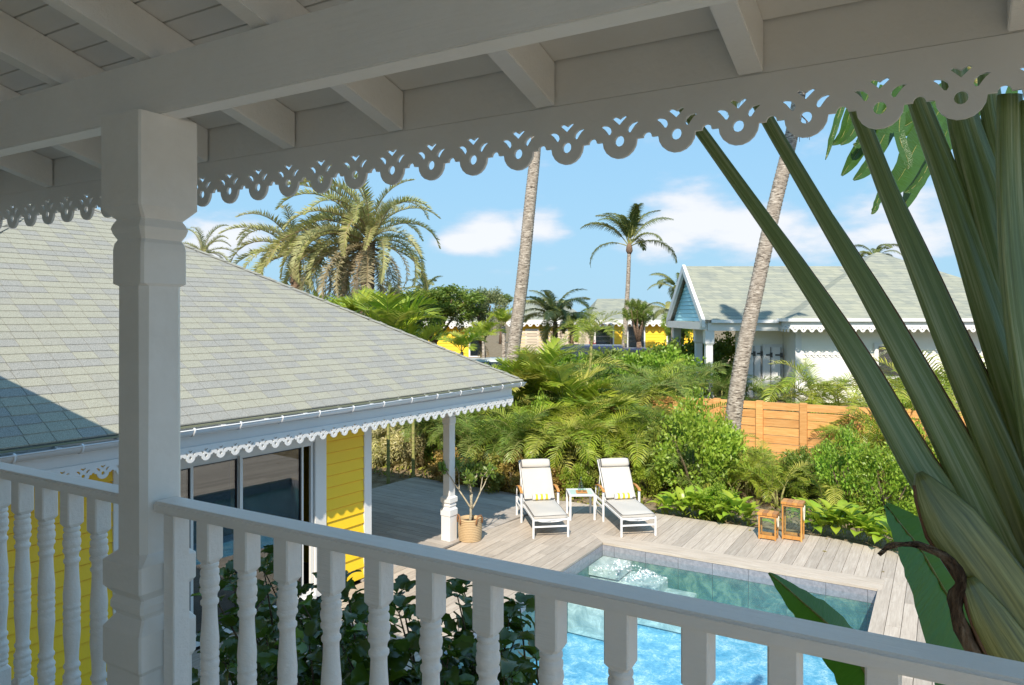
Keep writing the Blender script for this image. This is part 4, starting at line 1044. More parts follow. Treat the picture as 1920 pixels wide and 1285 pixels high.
frs('coco', [M['coco'], M['cane']], 5, L=2.9, n=58, ll=.62, lw=.04, up=lambda i: 1.0, arch=lambda i: 1.5+.2*i, droop=.9, vee=.1, base_r=.03, pet=.2)
frs('phoenix', [M['phoenix'], M['dryfr']], 6, L=4.4, n=90, ll=.5, lw=.04, up=lambda i: .9, arch=lambda i: 1.5+.2*i, droop=.25, vee=.75, base_r=.03, pet=.08, jit=.28)
frs('phoenixd', [M['beige'], M['dryfr']], 4, L=4.0, n=80, ll=.42, lw=.034, up=lambda i: .9, arch=lambda i: 1.7+.2*i, droop=.4, vee=.6, base_r=.03, pet=.08, jit=.4)
frs('young', [M['areca'], M['cane']], 4, L=1.5, n=21, ll=.58, lw=.052, up=lambda i: 1.25, arch=lambda i: .9+.25*i, droop=.25, vee=.4, base_r=.014, pet=.25)
frs('dry', [M['dryfr'], M['dryfr']], 3, L=1.5, n=26, ll=.3, lw=.03, up=lambda i: .3, arch=lambda i: 1.8, droop=.6, vee=.1, base_r=.01, ragged=.25)
def fan_mesh(seed, mats):
    r_ = random.Random(seed); b = MB(); L = .7; b.tube([(0, 0, 0), (L*.5, 0, .05), (L, 0, .05)], [.012, .01, .008], 5, 1)
    o = Vector((L, 0, .05)); n = 22
    for k in range(n):
        a = R(-115+230*k/(n-1)); d = Vector((math.cos(a), math.sin(a), .12*math.cos(3*a))).normalized(); l_ = .62*(.75+.25*math.cos(a*.7))
        wv = Vector((-d.y, d.x, .25 if k % 2 else -.25)).normalized()*.032
        j = len(b.v); p1 = o+d*l_*.6; p2 = o+d*l_+Vector((0, 0, -.1)); b.v += [tuple(o), tuple(p1-wv), tuple(p2), tuple(p1+wv)]; b.f += [(j, j+1, j+2), (j, j+2, j+3)]; b.m += [0, 0]; b.sm += [False, False]
    return b.mesh('frond', mats)
FR['fan'] = [fan_mesh(i, [M['areca'], M['cane']]) for i in range(3)]
def put_frond(key, parent, base, az, tilt, sc, roll=0, i=None, name='frond'):
    me = rnd.choice(FR[key]) if i is None else FR[key][i % len(FR[key])]
    mrot = Matrix.Rotation(az, 4, 'Z') @ Matrix.Rotation(-tilt, 4, 'Y') @ Matrix.Rotation(roll, 4, 'X')
    return link(name, me, parent, loc=base, rot=mrot.to_euler(), scale=sc)
def trunk_mb(pts, r0, r1, ring=.09, n=10, bulge=1.35, amp=.035):
    P_ = [Vector(p) for p in pts]; out = []; L = sum((b_-a).length for a, b_ in zip(P_, P_[1:])); N = max(8, int(L/ring)*2)
    def bez(t):
        x = t*(len(P_)-1); i = min(int(x), len(P_)-2); f = x-i
        p0, p1, p2, p3 = P_[max(i-1, 0)], P_[i], P_[i+1], P_[min(i+2, len(P_)-1)]
        return .5*((2*p1)+(p2-p0)*f+(2*p0-5*p1+4*p2-p3)*f*f+(3*p1-p0-3*p2+p3)*f**3)
    cs_ = [bez(k/N) for k in range(N+1)]
    rs = [(r0+(r1-r0)*(k/N))*(1+(bulge-1)*max(0, 1-k/N*8)**2)*(1+(amp if k % 2 else -amp)*rnd.uniform(.6, 1.4)) for k in range(N+1)]
    b = MB(); b.tube(cs_, rs, n); return b
def areca_clump(x, y, z, h, label, nf=13, key='areca', canes=5, group='areca palms in the garden', cat='palm', name='areca_palm', spread=.45, scale=None):
    t = thing(name, label, cat, (x, y, z), rnd.uniform(0, 6), group); s = scale or h/2.3
    for k in range(canes):
        a = rnd.uniform(0, 6.28); q = rnd.uniform(.05, spread)*s; hh = (h-1.35*s)*rnd.uniform(.55, 1.05)
        hh = max(hh, .15); top = Vector((math.cos(a)*(q+.15*hh), math.sin(a)*(q+.15*hh), hh))
        b = MB(); b.tube([(math.cos(a)*q*.5, math.sin(a)*q*.5, 0), tuple(top*.55+Vector((0, 0, .02))), tuple(top)], [.035*s, .028*s, .022*s], 6); b.build('trunk', M['cane'], t)
        per = max(2, nf//canes)
        a0 = rnd.uniform(0, 6.28)
        for j in range(per):
            put_frond(key, t, top, a0+j*2.4+rnd.uniform(-.3, .3), rnd.uniform(-.5, .08), s*rnd.uniform(.7, 1.1)*.95)
        if k % 2: put_frond('dry', t, top-Vector((0, 0, .08)), rnd.uniform(0, 6.28), -.9, s*.7)
    return t
# --- big shaggy date palm over the roof ridge
dp = at(692, 452, 30)
t = thing('date_palm', 'big shaggy olive and beige date palm rising behind the shingled roof', 'palm', (dp.x, dp.y, -3.5))
hgt = dp.z+3.5
trunk_mb([(-.25, 0, 0), (-.1, 0, hgt*.5), (0, 0, hgt)], .3, .26, .12, 12, 1.2, .1).build('trunk', M['barkd'], t)
rd = random.Random(41)
for k in range(70):
    f = k/70; tilt = .55-2.25*f**.9+rd.uniform(-.12, .12); az = k*2.399+rd.uniform(-.25, .25)
    # swept to the left by the wind: turn azimuths towards -X
    sw = math.sin(az-math.pi)*-.0; ax_, ay_ = math.cos(az)-.5, math.sin(az)*.9
    az2 = math.atan2(ay_, ax_); sc_ = (1.1 if ax_ < 0 else .84)*rd.uniform(.82, 1.05)*(1 if f < .75 else .82)
    put_frond('phoenix' if f < .62 else 'phoenixd', t, (rd.uniform(-.1, .1), rd.uniform(-.1, .1), hgt+.15-.5*f), az2, tilt, sc_*1.02, rd.uniform(-.4, .4), k)
# --- second palm mass at the far left behind the ridge
dp2 = at(555, 478, 32)
t = thing('date_palm', 'leaning olive date palm crown left of the big shaggy one, half behind the roof', 'palm', (dp2.x, dp2.y, -3.5))
trunk_mb([(0, 0, 0), (0, 0, dp2.z+3.5)], .26, .24, .14, 10, 1.2, .1).build('trunk', M['barkd'], t)
for k in range(36):
    f = k/36; put_frond('phoenix', t, (0, 0, dp2.z+3.5), k*2.399, .4-1.6*f+rd.uniform(-.1, .1), .84*rd.uniform(.8, 1.05), rd.uniform(-.4, .4), k)
# --- leaning coconut trunks
def px_trunk(pts, d, base_z, r0, r1, name, label, crown=None, n=12):
    w_ = [at(px, py, dd) for px, py, dd in pts]; base = w_[0].copy(); base = Vector((base.x, base.y, base_z))
    t = thing(name, label, 'palm', base); loc = [(q-base) for q in w_]
    trunk_mb(loc, r0, r1, .085, n, 1.25, .03).build('trunk', M['bark'], t)
    return t, loc[-1]
t, top = px_trunk([(948, 760, 26), (962, 660, 26), (980, 520, 26), (994, 380, 26), (1003, 292, 26), (1009, 200, 26), (1012, 90, 26)], 26, -3.9, .245, .165, 'coconut_palm', 'tall thin leaning grey palm trunk in front of the middle clouds')
for k in range(14): put_frond('coco', t, top, k*2.399, .5-1.5*k/14, .95, 0, k)
t, top = px_trunk([(1368, 850, 18.6), (1378, 760, 18.6), (1394, 660, 18.6), (1419, 540, 18.6), (1449, 400, 18.6), (1476, 290, 18.6), (1488, 235, 18.6), (1500, 170, 18.6)], 18.6, -4.34, .21, .15, 'coconut_palm', 'thick pale leaning palm trunk in front of the orange fence and the white house', n=14)
for k in range(5):
    b = MB(); a = k*1.3; b.tube([top+Vector((0, 0, -.6)), top+Vector((.2*math.cos(a), .2*math.sin(a), -.8)), top+Vector((.24*math.cos(a), .2*math.sin(a), -1.25))], [.02, .014, .006], 5); b.build('flower_stalk', M['barkd'], t)
for k in range(16): put_frond('coco', t, top, k*2.399, .9-1.2*k/16, 1.0, 0, k)
# --- slim coconut palm against the sky
ct = at(1180, 466, 43)
t = thing('coconut_palm', 'slim coconut palm standing whole against the sky left of the turquoise gable', 'palm', (at(1170, 640, 43).x, 43, -3.3))
bx = t.location.x
trunk_mb([(at(1168, 700, 43).x-bx, 0, 0), (at(1172, 620, 43).x-bx, 0, 3.3-.87), (at(1177, 540, 43).x-bx, 0, 3.3+1.6), (ct.x-bx, 0, ct.z+3.3)], .17, .105, .12, 10, 1.3, .04).build('trunk', M['bark'], t)
b = MB(); b.lathe([(.1, -.35), (.2, -.15), (.17, .1), (.08, .3)], 10); b.build('crownshaft', M['barkd'], t, loc=(ct.x-bx, 0, ct.z+3.3))
for az, tl, s_, ro, i in ((3.25, .0, .92, .2, 1), (3.05, -.62, .85, 0, 4), (2.6, .28, .9, 0, 0), (2.2, .5, .85, 0, 1), (1.5, .62, .85, .2, 0), (4.6, .75, .8, -.2, 1), (5.3, .6, .8, 0, 0), (.4, .42, .85, 0, 0), (.9, .3, .7, 0, 1), (6.1, .15, .86, .3, 0), (.05, -.55, .93, 0, 3), (1.0, -.3, .7, 0, 2), (5.5, -.2, .7, 0, 2), (3.6, .3, .8, 0, 2), (2.9, .48, .75, 0, 0), (4.1, .45, .7, 0, 1)):
    put_frond('coco', t, (ct.x-bx, 0, ct.z+3.3+.1), az, tl, s_*1.28, ro, i)
# --- palms in the middle distance: px of crown heart, depth, size
def mid_palm(px, py, d, gz_, s_, key, nf, label, tr=.12, name='palm_tree', tl=(.2, -1.1), swp=0, barkm='bark', base_px=None, dry=0):
    c = at(px, py, d); bpx = base_px or px; bx_ = (bpx-960)/1380*d
    t = thing(name, label, 'palm', (bx_, d, gz_)); top = Vector((c.x-bx_, 0, c.z-gz_))
    trunk_mb([(0, 0, 0), tuple(top*.5+Vector((.02, 0, 0))), tuple(top)], tr, tr*.75, .12, 9, 1.2, .05).build('trunk', M[barkm], t)
    for k in range(nf):
        az = k*2.399+rnd.uniform(-.2, .2); az = math.atan2(math.sin(az), math.cos(az)+swp)
        put_frond(key, t, top, az, tl[0]+(tl[1]-tl[0])*k/nf+rnd.uniform(-.1, .1), s_*rnd.uniform(.85, 1.08), rnd.uniform(-.25, .25))
    for k in range(dry): put_frond('dry', t, top-Vector((0, 0, .1)), rnd.uniform(0, 6.28), -1.0, s_*.8)
    return t
mid_palm(1041, 604, 37, -3.3, .95, 'coco', 20, 'windswept bushy palm just right of the thin leaning trunk', .16, tl=(.45, -.7), swp=-.25, dry=3, barkm='barkd')
mid_palm(1072, 618, 36, -3.3, .68, 'coco', 12, 'smaller olive palm tucked against the windswept bushy palm', .12, tl=(.3, -.7), dry=3, barkm='barkd')
mid_palm(1110, 628, 25, -3.9, .98, 'areca', 13, 'slender yellow green palm with long bare cane in front of the parked blue car', .06, tl=(.05, -.75), barkm='cane', base_px=1098)
mid_palm(944, 612, 33, -3.3, .72, 'young', 12, 'small fan shaped palm with a straight pale trunk left of the thin leaning trunk', .12, tl=(.25, -.55))
mid_palm(906, 640, 30, -3.5, .75, 'young', 11, 'low green palm by the yellow house wall, next to the small fan shaped palm', .08, tl=(.2, -.55), dry=2)
mid_palm(866, 660, 27, -3.6, .75, 'young', 11, 'spiky green palm by the tip of the shingled roof in front of the yellow wall', .08, tl=(.2, -.6))
mid_palm(799, 552, 52, -3.3, .75, 'coco', 12, 'distant windblown palm crown between the date palm and the leafy tree', .16, tl=(.55, -.5), swp=-.4)
mid_palm(732, 566, 44, -3.3, .6, 'coco', 7, 'distant palm peeping out right of the date palm trunk', .12, tl=(.55, .0), swp=.5)
mid_palm(380, 478, 26, -3.3, .36, 'phoenix', 15, 'palm tip showing over the roof hip just right of the square post', .2, tl=(.4, -.8))
mid_palm(1640, 488, 38, -3.3, .62, 'coco', 10, 'palm crown showing over the top of the white house roof', .18, tl=(.3, -.5))
mid_palm(1270, 545, 35.5, -3.3, .62, 'coco', 12, 'palm half hidden behind the turquoise gable', .14, tl=(.3, -.6), swp=-.3)
mid_palm(1262, 590, 34.5, -3.3, .6, 'coco', 10, 'lower palm half hidden behind the left slope of the turquoise gable', .14, tl=(.1, -.8), swp=-.3)
for px, py, d, s_, lab in ((640, 606, 19.5, 1.05, 'broad leaved young palm behind the upper part of the roof hip'), (728, 622, 19, 1.25, 'broad leaved young palm with a bright upright leaf behind the middle of the roof hip'), (775, 650, 19.2, .9, 'low dark young palm behind the roof hip, right of the bright upright one')):
    c = at(px, py+32, d); t = thing('young_palm', lab, 'palm', (c.x, d, -4.34), 0, 'broad leaved young palms behind the roof hip'); top = Vector((0, 0, c.z+4.34))
    trunk_mb([(0, 0, 0), tuple(top)], .045, .04, .14, 8, 1.2, .05).build('trunk', M['cane'], t)
    for k in range(11): put_frond('young', t, top, k*2.399, .15-.55*k/11, s_*rnd.uniform(.9, 1.1), rnd.uniform(-.3, .3))
# ---------------------------------------------------------------- shrubs and trees
def shrub_mesh(seed, n, rx, ry, rz_, L, w, mats, clumps=26, kind='diamond', shell=.62, up=.35):
    r_ = random.Random(seed); b = MB(); cs_ = []
    for k in range(clumps):
        d = rdir(r_, .15); q = r_.uniform(shell, 1.0); cs_.append(Vector((d.x*rx*q, d.y*ry*q, max(-.9*rz_, d.z*rz_*q))))
    for k in range(n):
        c = r_.choice(cs_); off = rdir(r_); q = c+Vector((off.x*rx, off.y*ry, off.z*rz_))*r_.uniform(.05, .34)
        out = Vector((q.x/rx, q.y/ry, q.z/rz_+.25)); out = (out.normalized()*.8+rdir(r_, .2)*.9).normalized()
        nn = rdir(r_, up*2)
        l_ = L*r_.uniform(.7, 1.25)
        if kind == 'diamond': diamond(b, q, out, nn, l_, w*r_.uniform(.8, 1.2))
        elif kind == 'leaf': leaf_pts(b, q, out, nn, l_, w*r_.uniform(.8, 1.2), curl=.2)
        elif kind == 'rosette':
            for j in range(6):
                a = j*1.05+r_.uniform(-.3, .3); s = out.cross(Vector((0, 0, 1))).normalized() if abs(out.z) < .95 else Vector((1, 0, 0)); s2 = out.cross(s)
                dd = (out*.55+(s*math.cos(a)+s2*math.sin(a))).normalized(); p2 = q+dd*l_*.6; p3 = p2+(dd+Vector((0, 0, -.5))).normalized()*l_*.4
                ww = dd.cross(out).normalized()*w; i = len(b.v); b.v += [tuple(q), tuple(p2+ww), tuple(p3), tuple(p2-ww)]; b.f += [(i, i+1, i+2), (i, i+2, i+3)]; b.m += [0, 0]; b.sm += [False]*2
    return b.mesh('crown', mats)
SM = {}
def shrub(key, x, y, z, s, label, group=None, name='shrub', cat='shrub', stems=5, h=None, rot=None, zc=None):
    me = SM[key][rnd.randrange(len(SM[key]))]; t = thing(name, label, cat, (x, y, z), rnd.uniform(0, 6.28) if rot is None else rot, group)
    sc = s if hasattr(s, '__len__') else (s, s, s); zc = sc[2]*.9 if zc is None else zc
    link('crown', me, t, loc=(0, 0, zc), scale=sc)
    b = MB()
    for k in range(stems):
        a = k*6.28/stems+rnd.uniform(-.3, .3); b.tube([(.04*math.cos(a), .04*math.sin(a), 0), (.3*sc[0]*math.cos(a), .3*sc[1]*math.sin(a), zc*.7), (.6*sc[0]*math.cos(a), .6*sc[1]*math.sin(a), zc+.25*sc[2])], [.03*sc[2]+.01, .02*sc[2]+.006, .008], 5)
    b.build('stem', M['stemb'], t); return t
SM['bright'] = [shrub_mesh(i, 5200, 1, 1, 1, .105, .03, [M['bright']], 40) for i in (1, 2)]
SM['mid'] = [shrub_mesh(i, 4600, 1, 1, 1, .12, .036, [M['mid']], 36) for i in (3, 4)]
SM['grey'] = [shrub_mesh(5, 4200, 1, 1, 1, .1, .03, [M['grey']], 30)]
SM['sea'] = [shrub_mesh(i, 3600, 1, 1, 1, .12, .045, [M['sea']], 34) for i in (6, 7)]
SM['varieg'] = [shrub_mesh(i, 1250, 1, 1, 1, .26, .022, [M['varieg']], 44, 'rosette', .7) for i in (8, 9)]
SM['yel'] = [shrub_mesh(10, 2600, 1, 1, 1, .15, .05, [M['yelleaf']], 30)]
SM['red'] = [shrub_mesh(11, 600, 1, 1, 1, .14, .06, [M['red']], 10)]
SM['hedge'] = [shrub_mesh(i, 5200, 1.6, .9, 1, .15, .045, [M['bright'] if i % 2 else M['mid']], 50) for i in (12, 13, 14, 15)]
GZ = -4.34
# variegated bushes beside the porch
for px, d, w_, h_, lab in ((748, 20.6, .85, .74, 'cream and green variegated bush seen between the yellow wall corner and the porch post'), (702, 20.9, .75, .62, 'low variegated bush at the foot of the yellow wall corner'), (790, 21.2, .6, .62, 'small variegated bush behind the larger one, left of the porch post')):
    shrub('varieg', (px-960)/1380*d, d+.6, GZ, (w_, w_*.8, h_), lab, 'variegated bushes by the porch')
# broad planted bed shrubs: (px, depth, height centre scale ...)
bed = [(1305, 17.2, .95, 1.25, 'bright', 'tall bright green shrub in front of the fence left end, beside the thick palm trunk'),
       (1352, 18.0, .75, .95, 'bright', 'bright shrub hiding the foot of the thick leaning trunk'),
       (1590, 15.9, .85, .95, 'bright', 'bright leafy shrub behind the tall lantern, right of the fan of palm leaves'),
       (1665, 15.3, .8, .85, 'bright', 'rightmost bright shrub in the bed, beside the banana stems'),
       (1500, 17.4, .7, .62, 'mid', 'dark green shrub between the lanterns and the fence'),
       (1265, 18.2, .8, .9, 'mid', 'mid green shrub behind the right hand lounger'),
       (1215, 17.6, .5, .55, 'bright', 'low bright shrub just right of the right hand lounger back'),
       (905, 17.9, .62, .5, 'sea', 'low olive and orange tinted shrub behind the potted tree'),
       (962, 17.9, .6, .52, 'sea', 'low olive shrub left of the first lounger headrest'),
       (842, 18.8, .55, .45, 'sea', 'low olive shrub behind the porch post'),
       (1082, 17.6, .5, .42, 'bright', 'low light green shrub behind the small glass table'),
       (1040, 17.7, .45, .35, 'sea', 'low reddish shrub behind the first lounger'),
       (1130, 17.8, .42, .4, 'sea', 'low shrub between the table and the right hand lounger'),
       (1345, 15.5, .45, .42, 'bright', 'low bright shrub at the deck edge left of the lanterns'),
       (1135, 19.3, .8, .95, 'bright', 'bright green shrub mass behind the gap left of the right hand lounger'),
       (1020, 20.2, .9, 1.15, 'bright', 'bright shrub behind the areca palms in the middle of the bed'),
       (900, 21.0, 1.0, 1.15, 'mid', 'dark shrub behind the porch post and palms'),
       (820, 21.5, .9, 1.1, 'mid', 'dark shrub seen under the eaves left of the porch post'),
       (1110, 21.0, .9, 1.1, 'mid', 'dark shrub behind the palms at the left end of the fence'),
       (1430, 18.6, .8, .5, 'mid', 'dark shrub at the foot of the fence behind the lanterns'),
       (1560, 18.2, .8, .62, 'mid', 'dark shrub low against the right part of the fence'),
       (1740, 16.5, .9, 1.1, 'bright', 'bright shrub behind the lower banana stems')]
for px, d, w_, h_, key, lab in bed:
    shrub(key, (px-960)/1380*d, d, GZ, (w_, w_*.75, h_), lab, 'shrubs in the garden bed')
# hedge beyond the fence and fields of foliage
hz = [(1010, 27, 1.3), (1075, 29, 1.25), (1140, 30, 1.3), (1210, 31, 1.15), (1150, 25.5, 1.2), (1230, 27.5, 1.45), (1055, 24.5, 1.1), (985, 23.5, 1.05), (930, 24.5, 1.1), (880, 26, 1.15), (845, 23.5, 1.0), (1300, 31.5, 1.6), (1200, 36, 1.05), (1258, 37, 1.25), (1340, 33, 1.7), (800, 27, 1.2), (750, 30, 1.4)]
where = {}
for k, (px, d, h_) in enumerate(hz):
    x = (px-960)/1380*d; lab = 'leafy green hedge bush at about %s of the view, %s' % (('far left', 'left', 'centre', 'right of centre', 'right')[min(4, int((px-740)/125))], 'one of the clipped mass beyond the garden fence')
    desc = {0: 'hedge bush just right of the thin leaning trunk foot', 1: 'hedge bush below the windswept bushy palm', 2: 'hedge bush in front of the parked blue car', 3: 'hedge bush below the slim coconut palm', 4: 'hedge bush right behind the left end of the orange fence', 5: 'hedge bush in front of the white porch columns', 6: 'hedge bush left of the slender yellow green palm', 7: 'hedge bush at the foot of the thin leaning trunk', 8: 'hedge bush just above the tip of the shingled roof', 9: 'hedge bush in front of the pale parked car', 10: 'hedge bush touching the roof hip near its tip', 11: 'hedge bush seen through the white porch columns', 12: 'tall hedge bush in front of the right yellow house', 13: 'tall hedge bush left of the turquoise gable foot', 14: 'hedge bush seen between the porch columns and the white wall', 15: 'hedge bush behind the roof hip below the yellow wall', 16: 'hedge bush behind the broad leaved young palms'}[k]
    shrub('hedge', x, d, gz(d) if d < 27 else -3.3, (1.15, 1.0, h_*.72), 'green '+desc, 'hedge bushes beyond the garden', 'hedge_bush', 'bush', rot=rnd.uniform(-.3, .3))
shrub('yel', at(790, 640, 30).x, 30, -3.3, (1.2, .9, 1.0), 'yellow leaved bush in front of the left yellow house wall', name='croton_bush', cat='bush')
shrub('yel', at(985, 640, 36).x, 36, -3.3, (.8, .7, .85), 'yellow green bush beside the foot of the thin leaning trunk', name='croton_bush', cat='bush')
shrub('red', at(1042, 642, 38).x, 38, -3.3, (.7, .5, .85), 'pink flowering bush below the windswept bushy palm', name='flowering_bush', cat='bush')
shrub('red', at(1100, 636, 47).x, 47, -3.3, (1.3, .5, .9), 'pink flowering bush behind the parked blue car', name='flowering_bush', cat='bush')
def tree(px, py, d, s, key, label, name='leafy_tree', gz_=-3.3, tr=.16):
    c = at(px, py, d); t = thing(name, label, 'tree', (c.x, d, gz_)); H = c.z-gz_
    b = MB(); b.tube([(0, 0, 0), (.1, 0, H*.35), (.05, 0, H*.55)], [tr*1.2, tr, tr*.8], 9)
    for k in range(7):
        a = k*.9; b.tube([(.05, 0, H*.5), (s[0]*.35*math.cos(a), s[1]*.35*math.sin(a), H*.75), (s[0]*.75*math.cos(a), s[1]*.75*math.sin(a), H+.3*s[2])], [tr*.6, tr*.4, .02], 6)
    b.build('trunk', M['barkd'], t)
    for k in range(3):
        o = link('crown', rnd.choice(SM[key]), t, loc=((k-1)*s[0]*.5, rnd.uniform(-.3, .3), H+rnd.uniform(-.12, .12)), scale=(s[0]*.7, s[1], s[2]), rot=(0, 0, rnd.uniform(0, 6)))
    return t
tree(812, 572, 36, (2.1, 1.6, .8), 'mid', 'spreading leafy tree with forked trunk above the left yellow wall')
tree(902, 585, 38, (1.05, 1.0, 1.1), 'grey', 'rounded greyish green tree in front of the left distant roof')
tree(1196, 588, 40, (.6, .5, .62), 'mid', 'dark layered tree touching the slim coconut palm trunk')
tree(1272, 610, 39, (.7, .6, .7), 'bright', 'small bright tree left of the turquoise gable')
tree(938, 562, 85, (1.2, 1, .5), 'mid', 'tiny far tree on the skyline left of the thin leaning trunk')
tree(708, 600, 38, (1.2, 1, 1.2), 'grey', 'bushy tree behind the hanging date palm fronds')
tree(765, 596, 34, (1.0, 1, .9), 'mid', 'bushy tree between the young palms and the spreading tree')
# areca palms: the bed in front of the fence
ar = [(1345, 18.7, 1.75, 'areca', 'areca palm hiding the fence just left of the thick palm trunk'), (1395, 17.6, 1.3, 'areca', 'low areca palm right of the thick palm trunk foot'), (985, 23.0, 3.1, 'young', 'tall areca palm right beside the foot of the thin leaning trunk'), (1060, 23.2, 3.3, 'arecag', 'tall areca palm behind the slender cane palm stem'), (1120, 22.8, 3.2, 'arecag', 'tall deep green areca palm above the fence left end'), (930, 22.6, 3.1, 'areca', 'tall areca palm just above the tip of the shingled roof'), (1200, 22.4, 2.8, 'areca', 'tall areca palm behind the right hand lounger, above the fence'), (1250, 23.0, 2.8, 'arecag', 'tall deep green areca palm left of the white porch columns'), (1000, 19.4, 2.5, 'areca', 'areca palm above the first lounger'), (1050, 18.6, 2.3, 'areca', 'areca palm arching over the small glass table'), (1110, 18.8, 2.4, 'areca', 'areca palm behind the gap between the loungers'), (1160, 18.4, 2.0, 'areca', 'areca palm just behind the right hand lounger headrest'), (960, 18.9, 2.2, 'arecag', 'deep green areca palm just right of the porch post'), (905, 19.2, 2.1, 'arecag', 'deep green areca palm behind the potted tree'), (1215, 19.0, 2.2, 'arecag', 'areca palm above the right hand lounger shoulder'), (1255, 20.0, 2.5, 'areca', 'areca palm covering the left end of the orange fence'), (1080, 20.6, 2.9, 'young', 'tall areca palm in the back of the bed, above the glass table'), (1020, 22.5, 3.5, 'areca', 'tall areca palm right of the thin leaning trunk'), (960, 21.5, 2.9, 'arecag', 'tall dark areca palm beside the tip of the shingled roof'), (1150, 21.0, 2.8, 'arecag', 'tall areca palm right of the slender cane palm'), (860, 20.4, 2.2, 'arecag', 'dark areca palm left of the porch post under the eaves'), (800, 21.0, 2.0, 'arecag', 'dark areca palm behind the variegated bushes'),
      (1460, 16.6, 1.3, 'areca', 'areca palm arching behind the shorter lantern'), (1545, 16.0, 1.15, 'areca', 'areca palm fan right of the taller lantern'), (1420, 18.2, 1.4, 'areca', 'areca palm in front of the middle fence panel'), (1510, 17.8, 1.35, 'areca', 'areca palm with fine leaves in front of the right fence panel'), (1375, 17.4, 1.3, 'areca', 'areca palm at the foot of the thick trunk'), (1615, 19.0, 1.7, 'areca', 'areca palm covering the right end of the fence'), (1660, 18.2, 2.0, 'areca', 'areca palm right of the fence end'), (1700, 19.5, 2.8, 'areca', 'areca palm behind the banana stems, beyond the fence end'), (1290, 17.6, 1.5, 'arecag', 'small dark areca palm by the tall bright shrub'), (1320, 20.3, 1.7, 'areca', 'areca palm hanging over the fence left of the thick trunk')]
for px, d, h_, key, lab in ar:
    areca_clump((px-960)/1380*d, d, GZ, h_*1.22, lab, 30 if h_ > 1.6 else 18, key, 6 if h_ > 1.6 else 4, scale=(h_*1.22/2.3)**.6)
# beyond the fence, in front of the white house
br_ = [(1485, 24.2, 2.5, 'areca', 'feathery areca palm in front of the white shutters'), (1580, 24.0, 2.4, 'areca', 'feathery areca palm in front of the white clapboard wall'), (1535, 23.5, 1.6, 'areca', 'low areca palm between the two feathery ones'), (1350, 25.5, 2.2, 'arecag', 'areca palm left of the thick trunk in front of the porch'), (1280, 25.6, 2.5, 'arecag', 'dark areca palm in front of the porch columns'), (1420, 24.6, 1.8, 'arecag', 'areca palm right of the thick trunk in front of the white door'), (1235, 25.0, 2.2, 'areca', 'areca palm left of the porch columns'), (1690, 24.5, 2.9, 'areca', 'areca palm right of the white wall between the banana stems'), (1760, 23.5, 3.6, 'areca', 'tall areca palm behind the banana stems')]
for px, d, h_, key, lab in br_:
    areca_clump((px-960)/1380*d, d, gz(d), h_+.5, lab, 22, key, 5, 'areca palms beyond the fence')
# near broadleaf ground plants along the deck edge
pl = MB()
def philo(px, py, s, k):
    g0 = gnd(px, py); t = thing('broadleaf_plant', None, 'plant', (g0.x, g0.y+.28, GZ), rnd.uniform(0, 6.28), 'low broad leaved plants along the deck edge')
    for j in range(12):
        a = j*2.4+rnd.uniform(-.3, .3); el = rnd.uniform(.15, 1.1)
        link('leaf', PH[j % 3], t, loc=(.05*math.cos(a), .05*math.sin(a), .08+.22*s*rnd.random()), rot=(0, -el, a), scale=s*rnd.uniform(.8, 1.2))
    return t
def ph_mesh(seed):
    r_ = random.Random(seed); b = MB(); b.tube([(0, 0, 0), (.12, 0, .05), (.2, 0, .06)], [.006, .005, .004], 4)
    n = 8; rows = []
    for k in range(n+1):
        f = k/n; w_ = .085*(math.sin(math.pi*min(1, f*.86+.14))**.8)*(1 if f < 1 else 0)+.001; x = .18+.3*f; z = .06+.05*math.sin(f*2)-.14*f*f
        rows.append([(x-.04*(1-f)*(1 if f < .2 else .3), -w_, z+.025), (x, -w_*.5, z+.012+.006*(k % 2)), (x, 0, z), (x, w_*.5, z+.012+.006*(k % 2)), (x-.04*(1-f)*(1 if f < .2 else .3), w_, z+.025)])
    b.grid(rows, 0, True); return b.mesh('leaf', [M['philo']])
PH = [ph_mesh(i) for i in range(3)]
for k, (px, py, s) in enumerate([(1258, 968, .8), (1285, 971, .95), (1312, 974, .9), (1338, 977, .85), (1362, 981, .95), (1388, 985, 1), (1408, 989, .9), (1530, 1000, .95), (1552, 1004, 1.0), (1577, 1009, 1.05), (1600, 1014, 1), (1625, 1019, 1.05), (1648, 1025, 1), (1672, 1031, 1), (1700, 1040, 1), (1270, 962, .8), (1300, 965, .9), (1330, 969, .9), (1372, 974, .9), (1545, 994, .9), (1590, 1003, .95), (1640, 1012, 1)]):
    t = philo(px, py, s*1.05, k)
    side = 'left of the lanterns' if px < 1420 else 'right of the lanterns'
    order = ['nearest the right hand lounger', 'second from the right hand lounger', 'third from the right hand lounger', 'fourth from the right hand lounger', 'fifth from the right hand lounger', 'second from the shorter lantern', 'touching the shorter lantern', 'touching the taller lantern', 'second from the taller lantern', 'third from the taller lantern', 'fourth from the taller lantern', 'fifth from the taller lantern', 'sixth from the taller lantern', 'just left of the upright banana leaf', 'half hidden by the upright banana leaf', 'behind the one nearest the right hand lounger', 'behind the third one from the lounger', 'behind the fourth one from the lounger', 'behind the one touching the shorter lantern', 'behind the one touching the taller lantern', 'behind the fourth one from the taller lantern', 'behind the sixth one from the taller lantern'][k]
    t['label'] = 'broad leaved plant at the deck edge, %s' % order
